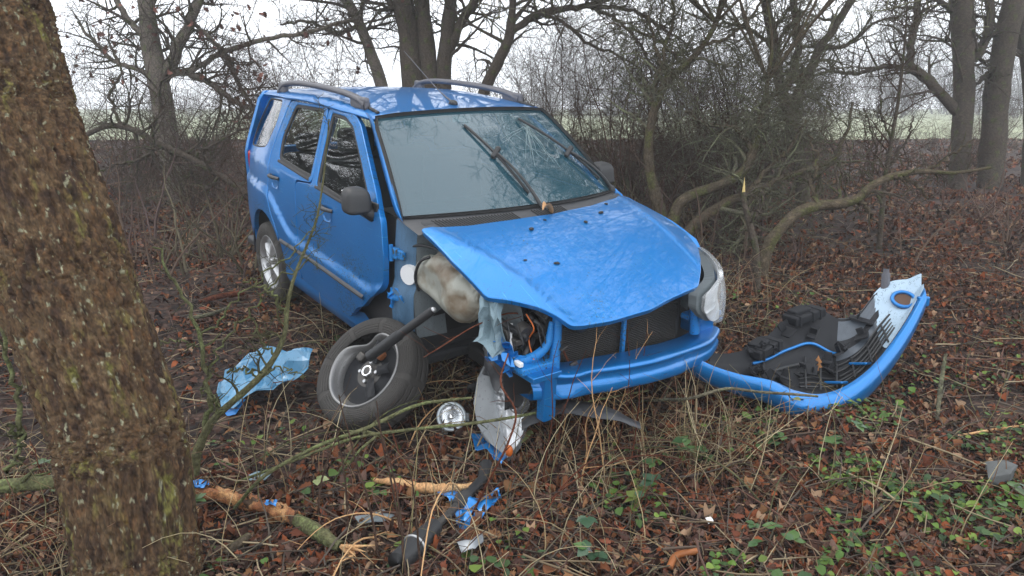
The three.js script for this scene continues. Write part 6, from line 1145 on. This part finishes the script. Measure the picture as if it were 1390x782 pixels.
// ---- torn-off front wheel, still carrying its hub and a length of strut
{
  const w = thing('torn_off_wheel', 'torn-off front wheel with a worn black tyre, bent rim and strut stub', 'wheel');
  const [cx, cy, cz] = PLACES.wheel[0], n = V(-0.44, 0.66, 0.60).normalize();
  const X = V(0.35, 0.93, 0).addScaledVector(n, -(0.35 * n.x + 0.93 * n.y)).normalize();
  w.position.set(cx, cy - 0.035, cz);
  w.quaternion.setFromRotationMatrix(new THREE.Matrix4().makeBasis(X, n.clone().cross(X), n));
  mesh('tyre', tyreGeo(0.297, 0.203, 0.17), M.tyre, w);
  const ring = lathe([[0.165, -0.07], [0.196, -0.072], [0.196, -0.05], [0.172, -0.02], [0.172, 0.03], [0.195, 0.055], [0.212, 0.072], [0.206, 0.083], [0.196, 0.078], [0.190, 0.062], [0.182, 0.045]], 64).rotateX(Math.PI / 2);
  { const p = ring.attributes.position; for (let i = 0; i < p.count; i++) { const a = Math.atan2(p.getY(i), p.getX(i)), k = Math.exp(-(((a - 0.95) / 0.42) ** 2)); const s = 1 - 0.16 * k; p.setXYZ(i, p.getX(i) * s, p.getY(i) * s, p.getZ(i) - 0.05 * k); } ring.computeVertexNormals(); }
  const rim = mesh('rim', ring, new THREE.MeshStandardMaterial({ color: lin(0.26, 0.26, 0.26), metalness: 0.7, roughness: 0.45, map: dirtTex }), w); rim.userData.label = 'bent silver rim';
  mesh('wheel_dish', lathe([[0.178, 0.01], [0.15, 0.0], [0.11, 0.012], [0.07, 0.02], [0.06, 0.015]], 48).rotateX(Math.PI / 2), M.shell, rim);
  mesh('brake_disc', merge([new THREE.CylinderGeometry(0.125, 0.125, 0.022, 40).rotateX(Math.PI / 2).translate(0, 0, -0.028), new THREE.CylinderGeometry(0.075, 0.08, 0.05, 30).rotateX(Math.PI / 2).translate(0, 0, -0.004)]), M.steel, w);
  const hub = mesh('hub', lathe([[0, 0.050], [0.022, 0.049], [0.026, 0.038], [0.034, 0.036], [0.036, 0.02], [0.065, 0.018], [0.068, 0]], 30).rotateX(Math.PI / 2), M.steel, w);
  mesh('hub_nut', lathe([[0.020, 0.050], [0.026, 0.055], [0.031, 0.050], [0.031, 0.040]], 24).rotateX(Math.PI / 2), M.chrome, hub);
  for (let i = 0; i < 4; i++) { const a = i * Math.PI / 2 + 0.5; mesh('wheel_bolt', new THREE.CylinderGeometry(0.009, 0.010, 0.034, 8).rotateX(Math.PI / 2).translate(Math.cos(a) * 0.052, Math.sin(a) * 0.052, 0.026), M.alloy, hub); }
  for (let i = 0; i < 3; i++) { const a = 2.6 + i * 1.25; mesh('spoke_stump', grid(6, 8, (u, v) => { const rr = lerp(0.05, 0.165 - 0.03 * (i % 2), v), k = (u - 0.5) * 2; return V(k * 0.026, rr, 0.03 + 0.012 * (1 - k * k) + 0.015 * v + 0.006 * noise(v * 7, u * 3, i)); }).rotateZ(a), M.shell, rim); }
  mesh('brake_caliper', merge([box(0.11, 0.075, 0.075, 0.10, 0.055, 0.005, 0.018), box(0.05, 0.05, 0.05, 0.03, 0.115, 0.02, 0.014)]), M.steel, w);
  mesh('rusty_knuckle', merge([box(0.05, 0.055, 0.045, 0.105, 0.00, 0.048, 0.016)]), new THREE.MeshStandardMaterial({ color: lin(0.24, 0.085, 0.03), roughness: 0.9, map: dirtTex }), w);
  // the strut, carried in world terms into the wheel's frame
  w.updateMatrixWorld(true);
  const a = w.worldToLocal(V(...PLACES.wheel[1])), b = w.worldToLocal(V(...PLACES.wheel[2])), m = a.clone().lerp(b, 0.42), e = a.clone().lerp(b, -0.12);
  const st = mesh('strut', tube([e, a, m, m.clone().lerp(b, 0.02), b.clone().lerp(m, 0.04), b], [0.026, 0.026, 0.026, 0.021, 0.021, 0.017], 18), M.black, w);
  mesh('strut_end', new THREE.SphereGeometry(0.015, 12, 8).translate(b.x, b.y, b.z), M.alloy, st);
}
// ---- torn front bumper, on its face with both ends in the air
{
  const bp = thing('torn_bumper', 'torn-off blue front bumper lying face down with its black inside showing', 'bumper');
  const N = new THREE.CatmullRomCurve3(PLACES.bumperNear.map(p => V(...p))), F = new THREE.CatmullRomCurve3(PLACES.bumperFar.map(p => V(...p)));
  const inward = (s) => F.getPoint(s).sub(N.getPoint(s)).setY(0).normalize();
  const edge = (s) => { const k = ss(0.12, 0.5, s); return N.getPoint(s).addScaledVector(inward(s), lerp(0.012, 0.075, k)).add(V(0, lerp(0.004, 0.055, k), 0)); };   // where the skin folds in
  const inner = (s, t, up = 0) => {
    s = clamp(s);
    const p = edge(s).lerp(F.getPoint(s), t), mid = Math.sin(Math.PI * s) ** 0.7;
    p.y -= (0.11 * mid + 0.02) * Math.sin(Math.PI * Math.min(1, t * 1.05)) ** 0.8;
    p.y = Math.max(p.y, 0.045 + 0.03 * t) + up;
    return p;
  };
  mesh('outer_skin', slab(80, 30, (s, t) => {  // from the fold, rolled out over the rim, down and under
    const n = N.getPoint(s), i = inward(s), e = edge(s), floor = ground(n.x, n.z) + 0.006;
    const c = new THREE.CatmullRomCurve3([e, e.clone().lerp(n, 0.5).add(V(0, 0.016, 0)), n.clone(), n.clone().addScaledVector(i, 0.004).add(V(0, -0.045, 0)), n.clone().addScaledVector(i, 0.04).add(V(0, -0.095, 0)), n.clone().addScaledVector(i, 0.16).add(V(0, -0.13, 0))]);
    const p = c.getPoint(t); p.y = Math.max(p.y, floor); return p;
  }, 0.004), M.paint, bp);
  const lining = mesh('inner_face', slab(60, 20, (u, v) => inner(lerp(0.10, 0.80, u), lerp(0.0, 0.97, v), 0.004 + 0.012 * Math.max(0, Math.sin(v * 26)) * ss(0.3, 0.4, v)), 0.003), M.shell, bp);
  const grey = new THREE.MeshStandardMaterial({ color: lin(0.36, 0.47, 0.56), map: texture(256, (u, v) => { const a = tileFbm(u, v, 6, 95), b = tileFbm(u, v, 30, 96); const k = 1 - 0.5 * clamp((b - 0.58) * 8) * clamp((a - 0.45) * 6); return [250 * k, 252 * k, 255 * k]; }, { repeat: 3 }), roughness: 0.55 });
  const end = mesh('bare_end', slab(22, 18, (u, v) => { const p = inner(lerp(0.785, 1.0, u), lerp(0.06, 1.0 + 0.10 * Math.sin(u * 3), v), 0.012); p.y += 0.02 * noise(u * 3, v * 3, 4); return p; }, 0.003), grey, bp);
  end.userData.label = 'pale grey unpainted end of the bumper';
  mesh('grey_patch', slab(12, 8, (u, v) => inner(lerp(0.60, 0.79, u), lerp(0.62, 0.99, v), 0.009), 0.003), new THREE.MeshStandardMaterial({ color: lin(0.07, 0.085, 0.105), map: dirtTex, roughness: 0.5 }), bp);
  const at = (s, t, u) => inner(s, t, u);
  // grille bars along the inside
  for (let k = 0; k < 5; k++) { const t = 0.16 + k * 0.085; const l = []; for (let i = 0; i <= 18; i++) { const p = at(lerp(0.44, 0.84, i / 18), t + 0.10 * i / 18, 0.022); l.push([p.x, p.y, p.z, 0.0065]); } mesh('grille_bar', merge([rod(l, 0.006, 40, 5)]), M.black, bp); }
  for (let k = 0; k < 6; k++) { const s = 0.47 + k * 0.066, a = at(s, 0.12, 0.02), b = at(s, 0.58, 0.02); mesh('grille_rib', merge([rod([[a.x, a.y, a.z], [(a.x + b.x) / 2, (a.y + b.y) / 2 + 0.004, (a.z + b.z) / 2], [b.x, b.y, b.z]], 0.006, 8, 5)]), M.black, bp); }
  // long stiffening strips, one blue
  const strip = (t, s0, s1, m, r, u) => { const l = []; for (let i = 0; i <= 20; i++) { const p = at(lerp(s0, s1, i / 20), t - 0.06 * i / 20, u); l.push([p.x, p.y, p.z, r]); } mesh('stiffener', merge([rod(l, r, 40, 6)]), m, bp); };
  strip(0.72, 0.26, 0.60, M.paint, 0.010, 0.03); strip(0.55, 0.30, 0.60, M.black, 0.012, 0.02);
  for (const [s, t] of [[0.60, 0.22], [0.70, 0.34]]) { const p = at(s, t, 0.035); mesh('blue_tab', box(0.065, 0.016, 0.11, 0, 0, 0, 0.006).rotateY(0.6).rotateX(-0.35).translate(p.x, p.y, p.z), M.paint, bp); }
  // black absorber blocks along the far edge
  for (const [s, t, w] of [[0.30, 0.86, 0.22], [0.46, 0.90, 0.24]]) {
    const p = at(s, t, 0.03), X = at(s + 0.05, t, 0.03).sub(at(s - 0.05, t, 0.03)).normalize(), Y = V(0, 1, 0).addScaledVector(X, -X.y).normalize(), q = new THREE.Matrix4().makeBasis(X, Y, X.clone().cross(Y)).setPosition(p);
    const put = (g) => g.applyMatrix4(q), b = mesh('absorber_block', put(merge([box(w, 0.055, 0.12, 0, 0, 0, 0.012), box(w * 0.5, 0.03, 0.08, -w * 0.12, 0.036, -0.01, 0.01)])), M.shell, bp);
    for (const k of [-0.36, 0.06, 0.3]) mesh('block_rib', put(box(0.014, 0.066, 0.132, k * w, 0, 0, 0.004)), M.shell, b);
  }
  { const q = rng(45);                          // broken brackets and clips jumbled inside
    for (let k = 0; k < 18; k++) { const s0 = 0.26 + 0.5 * q(), t0 = 0.2 + 0.7 * q(), p = at(s0, t0, 0.02 + 0.03 * q()); mesh('broken_bracket', merge([box(0.05 + 0.10 * q(), 0.012, 0.03 + 0.05 * q(), 0, 0, 0, 0.003), box(0.010, 0.05 + 0.04 * q(), 0.04, 0.02, 0.02, 0, 0.003)]).rotateX((q() - 0.5) * 1.4).rotateY(q() * 6.28).rotateZ((q() - 0.5) * 1.2).translate(p.x, p.y + 0.012, p.z), M.shell, bp); } }
  // fog-lamp hole and upright bracket
  { const p = at(0.90, 0.62, 0.03), g = new THREE.TorusGeometry(0.062, 0.012, 10, 30).scale(1, 0.9, 1); g.rotateX(-0.9).rotateY(-0.3).translate(p.x, p.y, p.z); const f = mesh('fog_lamp_hole', g, M.paint, end); mesh('hole_disc', new THREE.CylinderGeometry(0.058, 0.058, 0.006, 26).rotateX(Math.PI / 2 - 0.9).rotateY(-0.3).translate(p.x, p.y - 0.012, p.z), new THREE.MeshStandardMaterial({ color: lin(0.10, 0.055, 0.035), roughness: 0.9 }), f); }
  { const p = at(0.84, 1.0, 0.0); mesh('bracket', grid(6, 14, (u, v) => V(p.x + (u - 0.5) * 0.055 * (v > 0.85 ? 0.7 : 1), p.y - 0.05 + 0.17 * v, p.z + 0.02 * Math.sin(u * Math.PI) - 0.02 * v)), M.rail, bp); }
  { const p = N.getPoint(1); mesh('end_tab', box(0.07, 0.06, 0.03, p.x - 0.005, p.y - 0.01, p.z - 0.02, 0.01), M.paint, bp); }
  const r = rng(12); { const p = at(0.52, 0.45, 0.05); tag(mesh('fallen_leaf', leafGeos[1].clone().scale(0.09, 0.09, 0.09).rotateZ(1.1).rotateY(0.4).translate(p.x, p.y + 0.01, p.z), new THREE.MeshStandardMaterial({ color: lin(0.42, 0.19, 0.07), roughness: 0.7, side: THREE.DoubleSide })), 'single orange dead leaf lying inside the torn bumper', 'leaf'); }
}
// ---- piece of the wing, inside out
{
  const t = thing('torn_wing', 'crumpled piece of wing panel showing its pale blue inside, beside the torn-off wheel', 'car panel');
  mesh('panel', sheet(PLACES.wingPiece, { crumple: 0.06, freq: 8, seed: 6, thick: 0.003, h: 0.045, flat: true }), new THREE.MeshPhysicalMaterial({ color: lin(0.085, 0.25, 0.41), map: dirtTex, roughness: 0.4, clearcoat: 0.4 }), t);
  mesh('blue_corner', sheet([PLACES.wingPiece[0], PLACES.wingPiece[13], PLACES.wingPiece[12], PLACES.wingPiece[11]].map(p => [p[0], p[1], p[2] + 0.01]), { crumple: 0.015, seed: 9, raise: 0.012 }), M.paint, t);
}
// ---- broken headlamp, propped against the car's corner
{
  const t = thing('broken_headlamp', 'broken headlamp unit with a grey lens, propped in front of the wrecked corner', 'headlamp');
  const O = PLACES.lampPiece, mid = (a, b, k) => O[a].map((x, i) => lerp(x, O[b][i], k));
  mesh('lens', sheet([O[0], mid(1, 10, 0.4), mid(2, 10, 0.5), mid(3, 9, 0.52), mid(4, 8, 0.5), mid(5, 7, 0.5), O[6], O[7], O[8], O[9], O[10]], { crumple: 0.006, bulge: 0.06, seed: 2, h: 0.02, thick: 0.02 }), new THREE.MeshPhysicalMaterial({ color: lin(0.36, 0.39, 0.41), transmission: 0.55, roughness: 0.25, thickness: 0, ior: 1.5, map: dirtTex }), t);
  mesh('housing', sheet(O, { crumple: 0.008, bulge: -0.03, seed: 3, h: 0.03, thick: 0.03, lift: -0.035 }), new THREE.MeshStandardMaterial({ color: lin(0.20, 0.21, 0.22), roughness: 0.5, map: dirtTex }), t);
  mesh('reflector', sheet([mid(1, 10, 0.15), O[2], O[3], O[4], O[5], O[6], mid(5, 7, 0.5), mid(4, 8, 0.58), mid(3, 9, 0.6), mid(2, 10, 0.55)], { crumple: 0.016, freq: 14, bulge: -0.02, lift: -0.004, seed: 5 }), new THREE.MeshStandardMaterial({ color: lin(0.75, 0.77, 0.79), metalness: 0.35, roughness: 0.3 }), t);
  const c = mid(3, 4, 0.1), d = mid(3, 9, 0.12); mesh('bulb_bowl', lathe([[0.008, -0.03], [0.03, -0.02], [0.045, 0.005], [0.05, 0.03]], 24).rotateX(Math.PI / 2).translate(d[0] + 0.02, d[1] + 0.02, d[2] + 0.02), M.chrome, t);
  const o = mid(6, 5, 0.2); mesh('indicator', new THREE.SphereGeometry(0.018, 12, 8).scale(1, 1.6, 0.8).translate(o[0], o[1] + 0.03, o[2] + 0.02), M.orange, t);
}
// ---- fog lamp
{
  const t = thing('fog_lamp', 'round silver fog lamp lying in the leaves beside the torn-off wheel', 'lamp');
  const [x, y, z] = PLACES.fog[0]; t.position.set(x, y + 0.055, z); t.rotation.set(-0.55, 0.15, 0);
  mesh('bowl', lathe([[0.008, -0.045], [0.035, -0.036], [0.055, -0.012], [0.062, 0.012]], 36).rotateX(Math.PI / 2), M.chrome, t);
  mesh('ring', new THREE.TorusGeometry(0.066, 0.009, 10, 40).translate(0, 0, 0.012), new THREE.MeshStandardMaterial({ color: lin(0.45, 0.5, 0.53), roughness: 0.35, metalness: 0.4 }), t);
  mesh('lens', new THREE.SphereGeometry(0.11, 30, 8, 0, 6.3, 0, 0.61).rotateX(Math.PI / 2).translate(0, 0, -0.075), M.clear, t);
  mesh('bulb_cap', new THREE.SphereGeometry(0.02, 14, 10).translate(0, 0, -0.005), M.chrome, t);
  mesh('mounting_lug', merge([box(0.03, 0.045, 0.02, 0.075, 0.0, 0, 0.006), box(0.03, 0.03, 0.02, -0.03, -0.072, 0, 0.006)]), M.bareGrey, t);
}
// ---- curved black plastic
{
  const t = thing('arch_trim', 'curved dark grey plastic trim lying below the crossmember', 'trim');
  const c = new THREE.CatmullRomCurve3(PLACES.blackStrip.map(p => V(...p)));
  mesh('trim', slab(50, 10, (u, v) => { const p = c.getPoint(u), w = (0.075 * (1 - 0.75 * ss(0.62, 1, u)) + 0.02) * (1 - 0.3 * ss(0.15, 0, u)), a = (v - 0.5) * 1.9; return V(p.x, p.y - 0.02 + w * Math.cos(a) * 0.55 - 0.06 * ss(0.6, 1, u) * 0 + 0.012 + 0.004 * noise(u * 12, v * 4), p.z + w * Math.sin(a) + 0.01); }, 0.003), M.plastic, t);
  for (const u of [0.12, 0.42, 0.66]) { const p = c.getPoint(u); mesh('clip', box(0.02, 0.012, 0.03, p.x, p.y + 0.03, p.z + 0.01, 0.004), M.black, t); }
}
// ---- suspension strut thrown clear
{
  const t = thing('suspension_strut', 'black suspension strut lying on the ground under the blue shards', 'car part');
  const P = PLACES.strut.map(p => V(p[0], p[1] + 0.03, p[2])), at = (i) => P[i];
  mesh('damper_body', tube([at(0), at(0).clone().lerp(at(1), 0.9), at(1), at(2)], [0.040, 0.042, 0.040, 0.034], 18), M.black, t);
  mesh('damper_rod', tube([at(2), at(3), at(4)], [0.017, 0.016, 0.016], 12), M.steel, t);
  mesh('rubber_boot', tube([at(4).clone().lerp(at(3), 0.3), at(4), at(4).clone().lerp(at(5), 0.25)], [0.022, 0.036, 0.030], 14), M.rubber, t);
  mesh('end_joint', tube([at(4).clone().lerp(at(5), 0.2), at(5), at(6)], [0.020, 0.022, 0.030], 12), M.black, t);
  const c = at(1).clone().lerp(at(0), 0.25); mesh('clamp_ring', new THREE.TorusGeometry(0.043, 0.005, 8, 24).lookAt(at(1).clone().sub(at(0))).translate(c.x, c.y, c.z), M.alloy, t);
}
// ---- shards
const shard = (key, name, label, m, o) => tag(mesh(name, sheet(PLACES[key], { thick: 0.004, h: 0.012, raise: 0.018, ...o }), m), label, 'fragment');
shard('blueShard1', 'paint_shard', 'bright blue plastic shard at the foot of the broken headlamp', M.paint, { crumple: 0.03, seed: 3 });
shard('blueShard2', 'paint_shard', 'bright blue V-shaped shard under the strut’s end joint', M.paint, { crumple: 0.03, seed: 7, raise: 0.012 });
shard('silverShard', 'lamp_shard', 'curved silver reflector shard on the dead leaves', new THREE.MeshStandardMaterial({ color: lin(0.30, 0.32, 0.34), roughness: 0.3, metalness: 0.5 }), { crumple: 0.02, seed: 5, bulge: 0.02 });
shard('greyShard1', 'lamp_shard', 'dull grey shard beyond the scraped branch’s splintered end', M.bareGrey, { crumple: 0.012, seed: 6 });
shard('greyShard2', 'lamp_shard', 'pale grey shard above the scraped branch', M.primer, { crumple: 0.01, seed: 8 });
shard('greyShard3', 'lamp_shard', 'small dark grey shard in the low green plants', M.bareGrey, { crumple: 0.01, seed: 10 });
shard('whiteShard', 'lamp_shard', 'tiny whitish shard among the brown leaves', M.white, { crumple: 0.01, seed: 11 });
tag(mesh('brown_fragment', merge([rod(PLACES.brownBit.map(p => [p[0], p[1] + 0.03, p[2], 0.013]), 0.012, 12, 7)]), new THREE.MeshStandardMaterial({ color: lin(0.26, 0.085, 0.02), roughness: 0.6 })), 'bent amber-brown fragment lying at the front of the leaf litter', 'fragment');
tag(mesh('flat_stone', sheet(PLACES.stone, { crumple: 0.012, bulge: 0.03, thick: 0.05, raise: 0.03, seed: 14 }), new THREE.MeshStandardMaterial({ color: lin(0.09, 0.095, 0.095), map: dirtTex, roughness: 0.9 })), 'flat grey stone half sunk in the green plants', 'stone');
// ---- bits on the bonnet
{
  car.updateMatrixWorld(true);
  const on = (x, z, up) => V(x, bonnetY(x, z) + up, z).applyMatrix4(car.matrixWorld);
  const p = on(1.07, 0.015, 0.022);
  tag(mesh('fallen_leaf', leafGeos[3].clone().scale(0.085, 0.085, 0.085).rotateY(0.9).translate(p.x, p.y, p.z), new THREE.MeshStandardMaterial({ color: lin(0.40, 0.22, 0.10), roughness: 0.7, side: THREE.DoubleSide })), 'tan dead leaf caught at the foot of the wiper', 'leaf');
  const r = rng(31); for (const [x, z, s] of [[1.16, -0.28, 0.016], [1.24, -0.10, 0.014], [1.22, 0.24, 0.016], [1.52, 0.32, 0.013], [1.15, 0.10, 0.009], [1.05, -0.42, 0.012], [1.45, 0.45, 0.008]]) { const q = on(x, z, s * 0.3); tag(mesh('bark_crumb', new THREE.DodecahedronGeometry(s, 0).scale(1.3, 0.5, 0.8).rotateY(r() * 6).translate(q.x, q.y, q.z), M.dark), 'small dark crumb of bark on the blue bonnet', 'debris', 'crumbs on the bonnet'); }
}
renderer.render(scene, camera);
